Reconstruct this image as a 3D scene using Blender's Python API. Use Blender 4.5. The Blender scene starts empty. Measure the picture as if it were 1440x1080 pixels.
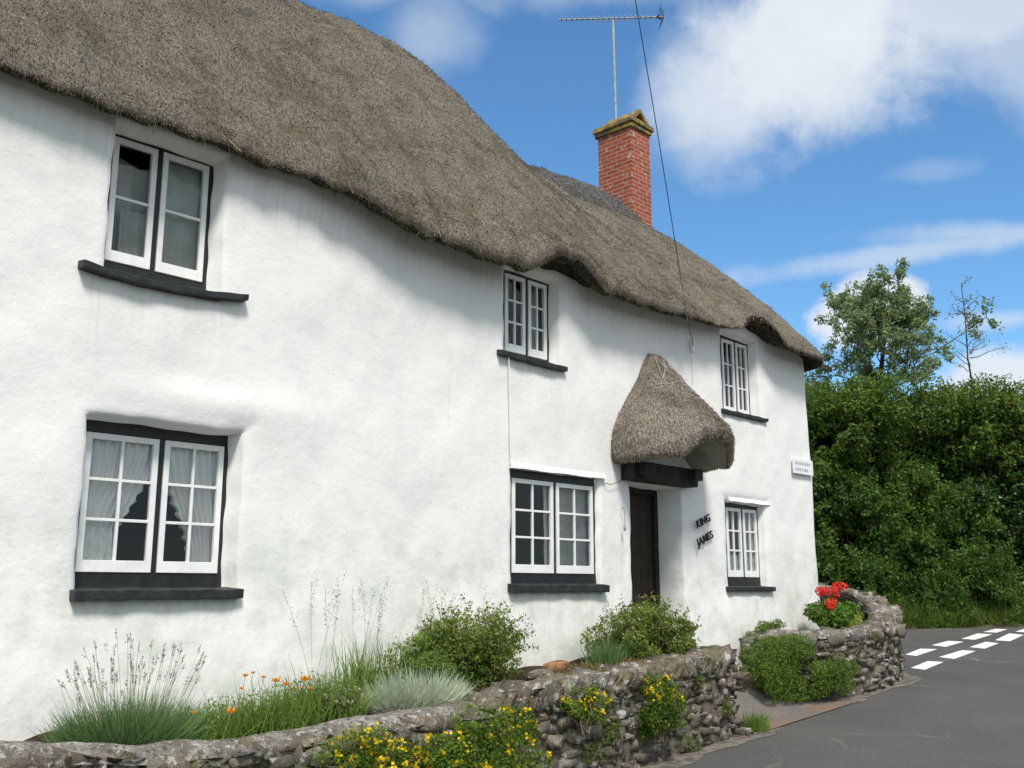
import bpy, math
import numpy as np
from math import radians as R
rng = np.random.default_rng(7)
scn = bpy.context.scene
col = scn.collection

# ------------------------------------------------------------------ camera
EYE = 2.0
TH = R(44)
cam_d = bpy.data.cameras.new('camera'); cam = bpy.data.objects.new('camera', cam_d); col.objects.link(cam)
cam_d.sensor_width = 36; cam_d.lens = 35.0; cam_d.clip_end = 3000; cam_d.clip_start = .05
cam.location = (0, -7, EYE)
cam.rotation_euler = (R(90) + math.atan(286/1400), 0, R(44-90))
scn.camera = cam

# ------------------------------------------------------------------ world, sun, exposure
SUN = np.array([-.60, -1.0, 1.62]); SUN /= np.linalg.norm(SUN)     # direction towards the sun
sun_d = bpy.data.lights.new('sun', 'SUN'); sun = bpy.data.objects.new('sun', sun_d); col.objects.link(sun)
sun_d.energy = 2.75; sun_d.angle = R(14); sun_d.color = (1, .95, .87)
from mathutils import Vector
sun.rotation_euler = Vector(SUN).to_track_quat('Z', 'Y').to_euler()
sun.location = (-5, -12, 20)
scn.view_settings.view_transform = 'Standard'; scn.view_settings.look = 'None'
scn.view_settings.exposure = 0.5; scn.view_settings.gamma = 1

class NT:
    """small node builder"""
    def __init__(s, tree): s.t = tree; s.n = tree.nodes; s.l = tree.links
    def new(s, typ, **kw):
        n = s.n.new(typ)
        for k, v in kw.items(): setattr(n, k, v)
        return n
    def put(s, sock, v):
        if isinstance(v, bpy.types.NodeSocket): s.l.new(v, sock)
        else:
            if hasattr(sock.default_value, '__len__') and not hasattr(v, '__len__'): v = (v,)*len(sock.default_value)
            if hasattr(v, '__len__') and len(sock.default_value) == 4 and len(v) == 3: v = (*v, 1)
            sock.default_value = v
    def math(s, op, a, b=0., c=None, clamp=False):
        n = s.new('ShaderNodeMath', operation=op, use_clamp=clamp); s.put(n.inputs[0], a); s.put(n.inputs[1], b)
        if c is not None: s.put(n.inputs[2], c)
        return n.outputs[0]
    def vmath(s, op, a, b=None, out=0):
        n = s.new('ShaderNodeVectorMath', operation=op); s.put(n.inputs[0], a)
        if b is not None: s.put(n.inputs[1], b)
        return n.outputs[out]
    def mix(s, f, a, b, blend='MIX'):
        n = s.new('ShaderNodeMix', data_type='RGBA', blend_type=blend, clamp_factor=True)
        s.put(n.inputs[0], f); s.put(n.inputs[6], a); s.put(n.inputs[7], b); return n.outputs[2]
    def noise(s, vec, scale, detail=4, rough=.55, dist=0., out=0):
        n = s.new('ShaderNodeTexNoise'); n.inputs['Scale'].default_value = scale; n.inputs['Detail'].default_value = detail
        n.inputs['Roughness'].default_value = rough; n.inputs['Distortion'].default_value = dist
        if vec is not None: s.l.new(vec, n.inputs['Vector'])
        return n.outputs[out]
    def ss(s, x, a, b, lo=0., hi=1.):
        n = s.new('ShaderNodeMapRange', interpolation_type='SMOOTHSTEP'); s.put(n.inputs[0], x)
        for i, v in zip((1, 2, 3, 4), (a, b, lo, hi)): n.inputs[i].default_value = v
        return n.outputs[0]
    def scale(s, vec, sc):
        n = s.new('ShaderNodeMapping'); s.l.new(vec, n.inputs[0]); n.inputs['Scale'].default_value = sc; return n.outputs[0]
    def coord(s, o='Object'): return s.new('ShaderNodeTexCoord').outputs[o]

world = bpy.data.worlds.new('World'); scn.world = world; world.use_nodes = True
w = NT(world.node_tree); w.n.clear()
sky = w.new('ShaderNodeTexSky', sky_type='NISHITA', sun_disc=False)
sky.sun_elevation = math.asin(SUN[2]); sky.sun_rotation = math.atan2(SUN[0], SUN[1])
sky.air_density = 1.0; sky.dust_density = .5; sky.ozone_density = 1.0
hs = w.new('ShaderNodeHueSaturation'); hs.inputs['Saturation'].default_value = 1.08; hs.inputs['Value'].default_value = 1.0
w.l.new(w.mix(1., sky.outputs[0], (.76, 1.0, 1.13), 'MULTIPLY'), hs.inputs['Color'])
gen = w.coord('Generated')
U = w.vmath('DOT_PRODUCT', gen, (math.sin(TH), -math.cos(TH), 0), out=1)
Vv = w.vmath('DOT_PRODUCT', gen, (0, 0, 1), out=1)
Fd = w.vmath('DOT_PRODUCT', gen, (math.cos(TH), math.sin(TH), 0), out=1)
Fm = w.math('MAXIMUM', Fd, .05)
u = w.math('DIVIDE', U, Fm); v = w.math('DIVIDE', Vv, Fm)
nz = w.noise(gen, 5.5, 7, .6, .3); nzc = w.math('SUBTRACT', nz, .5)
nf = w.noise(gen, 17, 6, .62, .2); nfc = w.math('SUBTRACT', nf, .5)
def blob(cu, cv, ru, rv, ang=0, soft=.35, amp=1.1, amp2=.45, dens=1.):
    c, s_ = math.cos(ang), math.sin(ang)
    du = w.math('SUBTRACT', u, cu); dv = w.math('SUBTRACT', v, cv)
    a = w.math('DIVIDE', w.math('ADD', w.math('MULTIPLY', du, c), w.math('MULTIPLY', dv, s_)), ru)
    b = w.math('DIVIDE', w.math('ADD', w.math('MULTIPLY', du, -s_), w.math('MULTIPLY', dv, c)), rv)
    d = w.math('SQRT', w.math('ADD', w.math('MULTIPLY', a, a), w.math('MULTIPLY', b, b)))
    d = w.math('ADD', d, w.math('MULTIPLY', nzc, amp*2.6)); d = w.math('ADD', d, w.math('MULTIPLY', nfc, amp2*1.7))
    return w.math('MULTIPLY', w.ss(d, 1 + soft*1.25, 1 - soft*1.25, 0, 1), dens)
blobs = [
    blob(.31, .59, .135, .095, .45, .38, .8, .5, .97),        # body of the big cloud, upper right
    blob(.225, .53, .075, .075, .9, .5, .9, .5, .85),        # its ragged left end
    blob(.44, .645, .16, .052, -.05, .5, .9, .5, .8),
    blob(.58, .57, .07, .05, -.5, .7, 1.3, .8, .55),
    blob(.43, .347, .17, .010, .16, .75, 1.6, 1.1, .55),      # thin streak
    blob(.52, .365, .09, .010, .02, .8, 1.6, 1.2, .5),
    blob(.365, .278, .055, .04, .3, .2, .7, .8, 1.),        # puff behind the tree
    blob(.40, .292, .035, .03, .0, .18, .7, .5, 1.),
    blob(.53, .20, .085, .036, .0, .3, 1.0, .6, .95),
    blob(.50, .272, .06, .008, .05, .8, 1.6, 1.2, .5),
    blob(.45, .437, .03, .008, .1, .8, 1.6, 1.2, .18),
    blob(-.09, .60, .035, .035, .8, .8, 1.0, .7, .42),
    blob(-.16, .66, .05, .02, 0, .8, 1.0, .7, .4),
    blob(.10, .655, .12, .02, 0, .8, 1.5, 1.0, .4),
]
m = blobs[0]
for b in blobs[1:]: m = w.math('MAXIMUM', m, b)
front = w.ss(Fd, .25, .45)
away = w.math('SUBTRACT', 1., front)
gm = w.math('MULTIPLY', w.ss(w.noise(gen, 2.3, 7, .58, .3), .30, .50), away)  # unseen clouds outside the view, thickened to whiten the light on the wall
m = w.math('MAXIMUM', w.math('MULTIPLY', m, front), gm)
m = w.math('MULTIPLY', m, w.ss(Vv, .0, .06))
shade = w.math('ADD', .80, w.math('MULTIPLY', w.noise(gen, 9, 5, .6), .32))
cl = w.mix(w.ss(shade, .80, 1.12), (4.0, 4.5, 5.2), (5.5, 5.7, 5.9))
fin = w.mix(m, hs.outputs[0], cl)
bg = w.new('ShaderNodeBackground'); w.l.new(fin, bg.inputs[0]); bg.inputs[1].default_value = .115
wo = w.new('ShaderNodeOutputWorld'); w.l.new(bg.outputs[0], wo.inputs[0])

# ------------------------------------------------------------------ helpers
def tag(o, label=None, cat=None, group=None, kind=None):
    for k, v in (('label', label), ('category', cat), ('group', group), ('kind', kind)):
        if v: o[k] = v
    return o
def thing(name, label, cat, loc=(0, 0, 0), group=None):
    o = bpy.data.objects.new(name, None); col.objects.link(o); o.location = loc; o.empty_display_size = .2
    return tag(o, label, cat, group)
def mesh_obj(name, V, F, mat, parent=None, smooth=False, world_coords=True):
    """V (n,3) array, F (m,4) int array or list of tuples; V in world metres"""
    V = np.asarray(V, float)
    if parent is not None and world_coords:
        p = parent; off = np.zeros(3)
        while p is not None: off += np.array(p.location); p = p.parent
        V = V - off
    me = bpy.data.meshes.new(name)
    if isinstance(F, np.ndarray):
        n, k = F.shape
        me.vertices.add(len(V)); me.vertices.foreach_set('co', V.astype(np.float32).ravel())
        me.loops.add(n*k); me.loops.foreach_set('vertex_index', F.astype(np.int32).ravel())
        me.polygons.add(n); me.polygons.foreach_set('loop_start', np.arange(0, n*k, k, dtype=np.int32))
        me.update(calc_edges=True)
    else:
        me.from_pydata([tuple(x) for x in V], [], F); me.update()
    if smooth: me.polygons.foreach_set('use_smooth', [True]*len(me.polygons))
    me.materials.append(mat)
    o = bpy.data.objects.new(name, me); col.objects.link(o)
    if parent is not None: o.parent = parent
    return o
class MB:
    """collects pieces of one mesh"""
    def __init__(s): s.V = []; s.F = []; s.n = 0
    def add(s, V, F):
        V = np.asarray(V, float); s.V.append(V); s.F += [tuple(int(i) + s.n for i in f) for f in F]; s.n += len(V); return s
    def box(s, a, b, jit=0.):
        x0, y0, z0 = a; x1, y1, z1 = b
        V = np.array([(x0,y0,z0),(x1,y0,z0),(x1,y1,z0),(x0,y1,z0),(x0,y0,z1),(x1,y0,z1),(x1,y1,z1),(x0,y1,z1)], float)
        if jit: V += rng.normal(0, jit, V.shape)
        return s.add(V, [(0,3,2,1),(4,5,6,7),(0,1,5,4),(1,2,6,5),(2,3,7,6),(3,0,4,7)])
    def tube(s, pts, r, k=8):
        pts = np.asarray(pts, float); n = len(pts); rr = np.broadcast_to(r, (n,))
        T = np.gradient(pts, axis=0); T /= np.linalg.norm(T, axis=1)[:, None] + 1e-9
        up = np.array([0, 0, 1.]) if abs(T[0][2]) < .9 else np.array([1., 0, 0])
        A = np.cross(T, up); A /= np.linalg.norm(A, axis=1)[:, None] + 1e-9; B = np.cross(T, A)
        ph = np.arange(k)*2*math.pi/k
        V = (pts[:, None] + rr[:, None, None]*(np.cos(ph)[None, :, None]*A[:, None] + np.sin(ph)[None, :, None]*B[:, None])).reshape(-1, 3)
        F = [(i*k+j, i*k+(j+1) % k, (i+1)*k+(j+1) % k, (i+1)*k+j) for i in range(n-1) for j in range(k)]
        F += [tuple(range(k-1, -1, -1)), tuple(range((n-1)*k, n*k))]
        return s.add(V, F)
    def build(s, name, mat, parent=None, bevel=0., smooth=False):
        o = mesh_obj(name, np.concatenate(s.V), s.F, mat, parent, smooth)
        if bevel:
            b = o.modifiers.new('bevel', 'BEVEL'); b.width = bevel; b.segments = 2; b.limit_method = 'ANGLE'
        return o
def fbm(P, scale, seed, octaves=3, k=7):
    """smooth pseudo noise in about -1..1 for points P (n,3)"""
    r = np.random.default_rng(seed); out = np.zeros(len(P)); amp = 1.; tot = 0
    for o in range(octaves):
        D = r.normal(size=(k, 3)); D /= np.linalg.norm(D, axis=1)[:, None]
        D *= scale*(2**o)*r.uniform(.6, 1.4, (k, 1)); ph = r.uniform(0, 6.28, k)
        out += amp*np.sin(P @ D.T + ph).sum(1)/math.sqrt(k)*.9; tot += amp; amp *= .5
    return out/tot
def unit(A): return A/(np.linalg.norm(A, axis=-1, keepdims=True) + 1e-9)
def interp(x, xs, ys): return np.interp(x, xs, ys)
def sstep(x, a, b):
    t = np.clip((x-a)/(b-a), 0, 1); return t*t*(3-2*t)
def leaf_mesh(P, N, L, W, droop=.0, flat=.55):
    """diamond leaves at P with rough facing N"""
    n = len(P); L = np.broadcast_to(L, (n,)); W = np.broadcast_to(W, (n,))
    nn = unit(N*flat + rng.normal(0, .55, (n, 3)))
    t = unit(np.cross(nn, rng.normal(size=(n, 3)))); t[:, 2] -= droop; t = unit(t)
    b = unit(np.cross(nn, t)); nn = np.cross(t, b)
    a0 = P; a1 = P + t*(L*.45)[:, None] + b*(W*.5)[:, None] + nn*(L*.06)[:, None]
    a2 = P + t*L[:, None] - nn*(L*.08)[:, None]; a3 = P + t*(L*.45)[:, None] - b*(W*.5)[:, None] + nn*(L*.06)[:, None]
    V = np.stack([a0, a1, a2, a3], 1).reshape(-1, 3)
    return V, np.arange(4*n).reshape(n, 4)
def join(*vf):
    Vs, Fs, n = [], [], 0
    for V, F in vf: Vs.append(V); Fs.append(F+n); n += len(V)
    return np.concatenate(Vs), np.concatenate(Fs)
def blades(P, D, L, W, bend, seg=4, tip=.1):
    """tapered ribbons from P along D, bending along bend (n,3)"""
    n = len(P); L = np.broadcast_to(L, (n,)); W = np.broadcast_to(W, (n,))
    D = unit(D); side = unit(np.cross(D, rng.normal(size=(n, 3))))
    rows = []
    for i in range(seg+1):
        t = i/seg; c = P + D*(L*t)[:, None] + bend*(L*t*t)[:, None]
        wd = W*(1-(1-tip)*t**1.5)
        rows += [c - side*(wd*.5)[:, None], c + side*(wd*.5)[:, None]]
    V = np.stack(rows, 1).reshape(-1, 3); k = 2*(seg+1); base = np.arange(n)[:, None]*k
    F = np.concatenate([base + np.array([[2*i, 2*i+1, 2*i+3, 2*i+2]]) for i in range(seg)], 0)
    return V, F

# ------------------------------------------------------------------ materials
def new_mat(name):
    m = bpy.data.materials.new(name); m.use_nodes = True; t = NT(m.node_tree); t.n.clear()
    p = t.new('ShaderNodeBsdfPrincipled'); o = t.new('ShaderNodeOutputMaterial'); t.l.new(p.outputs[0], o.inputs[0])
    p.inputs['Roughness'].default_value = .85; p.inputs['Specular IOR Level'].default_value = .3
    return m, t, p
def bump(t, p, h, strength=.5, dist=.01):
    b = t.new('ShaderNodeBump'); b.inputs['Strength'].default_value = strength; b.inputs['Distance'].default_value = dist
    t.l.new(h, b.inputs['Height']); t.l.new(b.outputs[0], p.inputs['Normal'])
def simple(name, c, rough=.8, var=.25, scale=12, spec=.3, metal=0., bs=.3, bd=.004):
    m, t, p = new_mat(name); co = t.coord()
    n = t.noise(co, scale, 5)
    f = t.ss(n, .3, .7)
    t.put(p.inputs['Base Color'], t.mix(f, tuple(x*(1-var) for x in c), tuple(min(1, x*(1+var)) for x in c)))
    p.inputs['Roughness'].default_value = rough; p.inputs['Specular IOR Level'].default_value = spec; p.inputs['Metallic'].default_value = metal
    if bs: bump(t, p, t.noise(co, scale*6, 4), bs, bd)
    return m
def leafmat(name, dark, light, extra=None, trans=.3, patch=3., rough=.55):
    m, t, p = new_mat(name); g = t.new('ShaderNodeNewGeometry'); co = t.coord()
    rnd = g.outputs['Random Per Island']
    big = t.ss(t.noise(co, patch, 3), .35, .65)
    f = t.math('ADD', t.math('MULTIPLY', rnd, .6), t.math('MULTIPLY', big, .4))
    c = t.mix(f, dark, light)
    if extra: c = t.mix(t.ss(t.math('FRACT', t.math('MULTIPLY', rnd, 7.3)), 1-extra[1], 1-extra[1]+.02), c, extra[0])
    t.put(p.inputs['Base Color'], c); p.inputs['Roughness'].default_value = rough
    tr = t.new('ShaderNodeBsdfTranslucent'); t.put(tr.inputs[0], t.mix(.5, c, tuple(min(1, x*1.6) for x in light)))
    ms = t.new('ShaderNodeMixShader'); ms.inputs[0].default_value = trans
    t.l.new(p.outputs[0], ms.inputs[1]); t.l.new(tr.outputs[0], ms.inputs[2])
    o = [x for x in t.n if x.type == 'OUTPUT_MATERIAL'][0]; t.l.new(ms.outputs[0], o.inputs[0])
    return m

# limewashed cob wall
M_wall, t, p = new_mat('limewash'); co = t.coord()
n1 = t.ss(t.noise(co, 1.1, 5, .6), .42, .72); n2 = t.ss(t.noise(co, 4.5, 6, .65), .5, .8)
c = t.mix(n1, (.815, .815, .795), (.74, .75, .73)); c = t.mix(t.math('MULTIPLY', n2, .35), c, (.60, .63, .62))
sz = t.new('ShaderNodeSeparateXYZ'); t.l.new(co, sz.inputs[0])
low = t.math('MULTIPLY', t.ss(sz.outputs[2], 1.75, 1.15), t.ss(t.noise(co, 3, 5, .65), .4, .7))
c = t.mix(t.math('MULTIPLY', low, .45), c, (.42, .47, .40))
streak = t.ss(t.noise(t.scale(co, (7, 7, .5)), 1.0, 5, .6), .56, .78)
upm = t.ss(sz.outputs[2], 3.4, 5.3)
c = t.mix(t.math('MULTIPLY', t.math('MULTIPLY', streak, upm), .35), c, (.50, .50, .47))
vo = t.new('ShaderNodeTexVoronoi', feature='DISTANCE_TO_EDGE'); vo.inputs['Scale'].default_value = .8
dv = t.new('ShaderNodeVectorMath', operation='ADD'); t.l.new(co, dv.inputs[0]); t.l.new(t.noise(co, 2.2, 6, .7, out=1), dv.inputs[1]); t.l.new(dv.outputs[0], vo.inputs['Vector'])
c = t.mix(t.math('MULTIPLY', t.ss(vo.outputs['Distance'], .009, .002), t.ss(t.noise(co, .9, 3), .52, .62, 0, .16)), c, (.38, .38, .35))
c = t.mix(t.ss(t.noise(t.scale(co, (9, 9, .8)), 1.0, 5, .6), .60, .80, 0, .30), c, (.52, .53, .50))
at_ = t.new('ShaderNodeAttribute'); at_.attribute_name = 'stain'
c = t.mix(t.math('MULTIPLY', at_.outputs['Fac'], t.ss(t.noise(co, 9, 5, .65), .3, .6, .4, 1.)), c, (.40, .42, .34))
t.put(p.inputs['Base Color'], c); p.inputs['Roughness'].default_value = .92
h = t.math('ADD', t.math('MULTIPLY', t.noise(co, 6, 6, .6), 1.0), t.math('MULTIPLY', t.noise(co, 40, 4, .6), .22))
bump(t, p, h, .30, .03)

# thatch
def thatch_mat(name, a, b, moss, mossamt, scale=(38, 38, 14), fine=True, body=False):
    m, t, p = new_mat(name); co = t.coord()
    g = t.new('ShaderNodeNewGeometry').outputs['Random Per Island']
    sc = t.scale(co, scale)
    n = t.ss(t.noise(sc, 1.6, 5, .7), .34, .66)
    c = t.mix(n, a, b)
    c = t.mix(t.math('MULTIPLY', t.ss(t.noise(co, 1.3, 5, .6), .45, .68), .35), c, tuple(x*.62 for x in a))
    xs = t.new('ShaderNodeSeparateXYZ'); t.l.new(co, xs.inputs[0])
    left = t.ss(xs.outputs[0], 8.0, 3.5, .08, 1.); lowz = t.ss(xs.outputs[2], 7.4, 5.4, .25, 1.)
    mm = t.math('MULTIPLY', t.math('MULTIPLY', t.ss(t.noise(co, 2.6, 6, .68), .46, .62), mossamt), t.math('MULTIPLY', left, lowz))
    c = t.mix(mm, c, moss)
    v = t.math('ADD', .50, t.math('MULTIPLY', t.math('POWER', g, 2.2), 1.5))
    if body: v = t.math('ADD', .52, t.math('MULTIPLY', t.noise(co, 55, 3, .7), .5))
    mv = t.new('ShaderNodeVectorMath', operation='SCALE'); t.l.new(c, mv.inputs[0]); t.l.new(v, mv.inputs['Scale'])
    t.put(p.inputs['Base Color'], mv.outputs[0]); p.inputs['Roughness'].default_value = .95; p.inputs['Specular IOR Level'].default_value = .1
    bump(t, p, t.noise(sc, 2.4, 6, .75), .9, .03)
    return m
M_thatch = thatch_mat('thatch', (.172, .150, .116), (.41, .368, .295), (.165, .14, .085), .50)
M_thatch_body = thatch_mat('thatch_body', (.172, .150, .116), (.41, .368, .295), (.165, .14, .085), .50, body=True)
M_ridge = thatch_mat('ridge_thatch', (.14, .137, .13), (.34, .335, .325), (.14, .13, .06), .5)
M_ridge_body = thatch_mat('ridge_thatch_body', (.10, .098, .095), (.25, .245, .24), (.12, .11, .05), .5, body=True)
M_hood = thatch_mat('hood_thatch', (.23, .195, .155), (.60, .54, .45), (.17, .14, .09), .3)
M_hood_body = thatch_mat('hood_thatch_body', (.23, .195, .155), (.60, .54, .45), (.17, .14, .09), .3, body=True)
M_undereave = simple('shade_dark_reed', (.045, .038, .030), .95, .5, 14, .05, bs=1., bd=.03)  # reed coloured near-black: deep shade under the eave put into the colour
M_net = simple('netting', (.33, .31, .28), .8, .2, 20, bs=0)

M_black = simple('black_paint', (.012, .014, .015), .45, .35, 14, .4, bs=.25)
M_white = simple('white_gloss', (.78, .79, .78), .45, .06, 9, .4, bs=.12, bd=.002)
M_slate = simple('slate_sill', (.022, .026, .027), .55, .4, 12, .4)
M_beam = simple('dark_beam', (.022, .020, .017), .7, .5, 9, .3, bs=.8, bd=.01)
M_door = simple('door_wood', (.030, .021, .013), .6, .3, 6, .3)
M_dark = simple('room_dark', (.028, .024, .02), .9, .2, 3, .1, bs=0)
M_under = simple('hood_plaster', (.33, .32, .285), .9, .15, 6, .1)
M_metal = simple('galvanised_metal', (.42, .43, .44), .45, .15, 12, .5, metal=.6, bs=0)
M_darkmetal = simple('dark_metal', (.05, .052, .055), .5, .2, 12, .4, metal=.3, bs=0)
M_cable = simple('black_cable', (.05, .055, .06), .6, .1, 12, .3, bs=0)
M_letter = simple('black_letter', (.012, .014, .012), .5, .2, 20, .3, bs=0)
M_sign = simple('sign_white', (.80, .80, .80), .5, .03, 9, .3, bs=0)
M_signline = simple('sign_grey', (.42, .43, .44), .5, .1, 30, .3, bs=0)
M_dash = None

m, t, p = new_mat('window_glass'); M_glass = m
p.inputs['Base Color'].default_value = (.9, .95, .94, 1)
gl = t.new('ShaderNodeBsdfGlossy'); gl.inputs['Roughness'].default_value = .03; t.put(gl.inputs[0], (.85, .9, .9))
tp = t.new('ShaderNodeBsdfTransparent'); t.put(tp.inputs[0], (.95, .97, .965))
fr = t.new('ShaderNodeFresnel'); fr.inputs[0].default_value = 1.5
b = t.new('ShaderNodeBump'); b.inputs['Strength'].default_value = .12; b.inputs['Distance'].default_value = .02
t.l.new(t.noise(t.coord(), 5, 2), b.inputs['Height']); t.l.new(b.outputs[0], gl.inputs['Normal'])
ms = t.new('ShaderNodeMixShader'); t.l.new(t.math('ADD', t.math('MULTIPLY', fr.outputs[0], .9), .0), ms.inputs[0])
t.l.new(tp.outputs[0], ms.inputs[1]); t.l.new(gl.outputs[0], ms.inputs[2])
o_ = [x for x in t.n if x.type == 'OUTPUT_MATERIAL'][0]; t.l.new(ms.outputs[0], o_.inputs[0])

M_curtain, t, p = new_mat('net_curtain')
t.put(p.inputs['Base Color'], (.92, .92, .90)); p.inputs['Roughness'].default_value = .9
tr = t.new('ShaderNodeBsdfTranslucent'); t.put(tr.inputs[0], (.6, .62, .62)); ms = t.new('ShaderNodeMixShader'); ms.inputs[0].default_value = .08
t.l.new(p.outputs[0], ms.inputs[1]); t.l.new(tr.outputs[0], ms.inputs[2])
o_ = [x for x in t.n if x.type == 'OUTPUT_MATERIAL'][0]; t.l.new(ms.outputs[0], o_.inputs[0])
M_curtain2 = simple('grey_curtain', (.40, .43, .40), .9, .15, 6, .1, bs=0)

# brick
M_brick, t, p = new_mat('brick'); co = t.coord()
sx = t.new('ShaderNodeSeparateXYZ'); t.l.new(co, sx.inputs[0])
cx = t.new('ShaderNodeCombineXYZ'); t.put(cx.inputs[0], t.math('ADD', sx.outputs[0], sx.outputs[1])); t.put(cx.inputs[1], sx.outputs[2])
br = t.new('ShaderNodeTexBrick'); t.l.new(cx.outputs[0], br.inputs['Vector'])
br.inputs['Scale'].default_value = 1; br.inputs['Brick Width'].default_value = .225; br.inputs['Row Height'].default_value = .075
br.inputs['Mortar Size'].default_value = .008; br.inputs['Bias'].default_value = -.1
t.put(br.inputs['Color1'], (.38, .085, .042)); t.put(br.inputs['Color2'], (.24, .055, .03)); t.put(br.inputs['Mortar'], (.36, .27, .21))
c = t.mix(t.math('MULTIPLY', t.ss(t.noise(co, 9, 5, .7), .57, .66), .75), br.outputs[0], (.60, .52, .46))
c = t.mix(t.math('MULTIPLY', t.ss(t.noise(co, 3, 4), .5, .7), .3), c, (.16, .06, .04))
t.put(p.inputs['Base Color'], c); bump(t, p, t.math('ADD', br.outputs['Fac'], t.noise(co, 30, 3)), .5, -.006)
M_cap, t, p = new_mat('mossy_cap'); co = t.coord()
c = t.mix(t.ss(t.noise(co, 7, 5, .65), .40, .62), (.15, .12, .08), (.38, .27, .05)); c = t.mix(t.ss(t.noise(co, 16, 4), .54, .66), c, (.10, .10, .045))
t.put(p.inputs['Base Color'], c); bump(t, p, t.noise(co, 26, 5, .7), .9, .02)

# rubble stone
def stone_mat(name, k=1.):
    m, t, p = new_mat(name); co = t.coord(); g = t.new('ShaderNodeNewGeometry').outputs['Random Per Island']
    r = t.new('ShaderNodeValToRGB'); t.l.new(g, r.inputs[0]); e = r.color_ramp.elements
    e[0].position = 0; e[0].color = (.085*k, .072*k, .058*k, 1); e[1].position = 1; e[1].color = (.24*k, .21*k, .175*k, 1)
    for pos, cc in ((.25, (.15, .13, .10)), (.5, (.19, .18, .155)), (.7, (.16, .125, .085)), (.85, (.13, .132, .122))):
        x = e.new(pos); x.color = (*[q*k for q in cc], 1)
    c = t.mix(t.ss(t.noise(co, 26, 6, .75), .36, .62, 0, .75), r.outputs[0], (.07*k, .06*k, .045*k))
    c = t.mix(t.ss(t.noise(co, 9, 6, .7), .53, .62, 0, .85), c, (.36*k, .355*k, .335*k))          # pale lichen
    c = t.mix(t.ss(t.noise(co, 3.3, 6, .7), .50, .64, 0, .65), c, (.085*k, .085*k, .035*k))           # moss
    t.put(p.inputs['Base Color'], c); p.inputs['Roughness'].default_value = .95
    bump(t, p, t.math('ADD', t.noise(co, 14, 5, .7), t.math('MULTIPLY', t.noise(co, 60, 4, .7), .5)), 1., .035)
    return m
M_stone = stone_mat('rubble_stone', 1.45); M_cope = stone_mat('coping_stone', 1.6)
M_mortar = simple('earth_mortar', (.13, .115, .09), .95, .45, 16, .1, bs=.9, bd=.02)
M_capmortar, t, p = new_mat('lichened_mortar'); co = t.coord()
c = t.mix(t.ss(t.noise(co, 7, 6, .7), .38, .66), (.15, .135, .11), (.32, .30, .265)); c = t.mix(t.ss(t.noise(co, 19, 5, .7), .53, .64, 0, .85), c, (.52, .51, .48))
c = t.mix(t.ss(t.noise(co, 3.2, 5), .52, .7, 0, .6), c, (.13, .11, .06)); c = t.mix(t.ss(t.noise(co, 33, 4, .6), .53, .62, 0, .8), c, (.06, .055, .045))
t.put(p.inputs['Base Color'], c); bump(t, p, t.math('ADD', t.noise(co, 9, 6, .75), t.math('MULTIPLY', t.noise(co, 45, 4, .7), .5)), 1., .035)
M_soil = simple('soil', (.055, .038, .024), .95, .5, 14, .1, bs=1., bd=.03)
M_terra = simple('orange_stone', (.27, .145, .075), .9, .5, 9, .2)

# asphalt
M_road, t, p = new_mat('asphalt'); co = t.coord()
c = t.mix(t.ss(t.noise(co, .7, 5, .6), .35, .7), (.090, .087, .082), (.118, .114, .107))
c = t.mix(t.ss(t.noise(t.scale(co, (.35, 1.6, 1)), 1.1, 5, .6), .52, .66, 0, .55), c, (.100, .098, .096))
c = t.mix(t.ss(t.noise(co, 22, 5, .8), .50, .66, 0, .55), c, (.15, .145, .135))
c = t.mix(t.ss(t.noise(co, 90, 3, .7), .42, .62, 0, .7), c, (.045, .044, .042))
c = t.mix(t.ss(t.noise(co, 140, 2, .7), .6, .72, 0, .5), c, (.26, .25, .24))
vo = t.new('ShaderNodeTexVoronoi', feature='DISTANCE_TO_EDGE'); vo.inputs['Scale'].default_value = .45
dv = t.new('ShaderNodeVectorMath', operation='ADD'); t.l.new(co, dv.inputs[0]); t.l.new(t.noise(co, 1.3, 4, out=1), dv.inputs[1]); t.l.new(dv.outputs[0], vo.inputs['Vector'])
c = t.mix(t.math('MULTIPLY', t.ss(vo.outputs['Distance'], .012, .002), t.ss(t.noise(co, .5, 2), .5, .6)), c, (.19, .18, .165))
t.put(p.inputs['Base Color'], c); p.inputs['Roughness'].default_value = .88
bump(t, p, t.math('ADD', t.noise(co, 120, 3, .7), t.math('MULTIPLY', t.noise(co, 3, 4), .5)), .5, .01)
M_gutter = simple('gutter_grit', (.155, .142, .122), .95, .4, 9, .1, bs=.8, bd=.01)
M_dash, t, p = new_mat('road_paint'); co = t.coord()
c = t.mix(t.ss(t.noise(co, 26, 5, .7), .54, .64, 0, .75), (.74, .74, .72), (.24, .24, .23)); t.put(p.inputs['Base Color'], c)
M_ground = simple('verge_earth', (.065, .060, .030), .95, .5, 3, .1, bs=.8, bd=.03)
M_path, t, p = new_mat('gate_path'); co = t.coord()
c = t.mix(t.ss(t.noise(co, 2.6, 6, .7), .40, .66), (.15, .145, .135), (.24, .15, .105)); c = t.mix(t.ss(t.noise(co, 30, 4), .5, .7, 0, .6), c, (.10, .09, .08))
t.put(p.inputs['Base Color'], c); bump(t, p, t.noise(co, 24, 5, .7), .8, .02)

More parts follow.
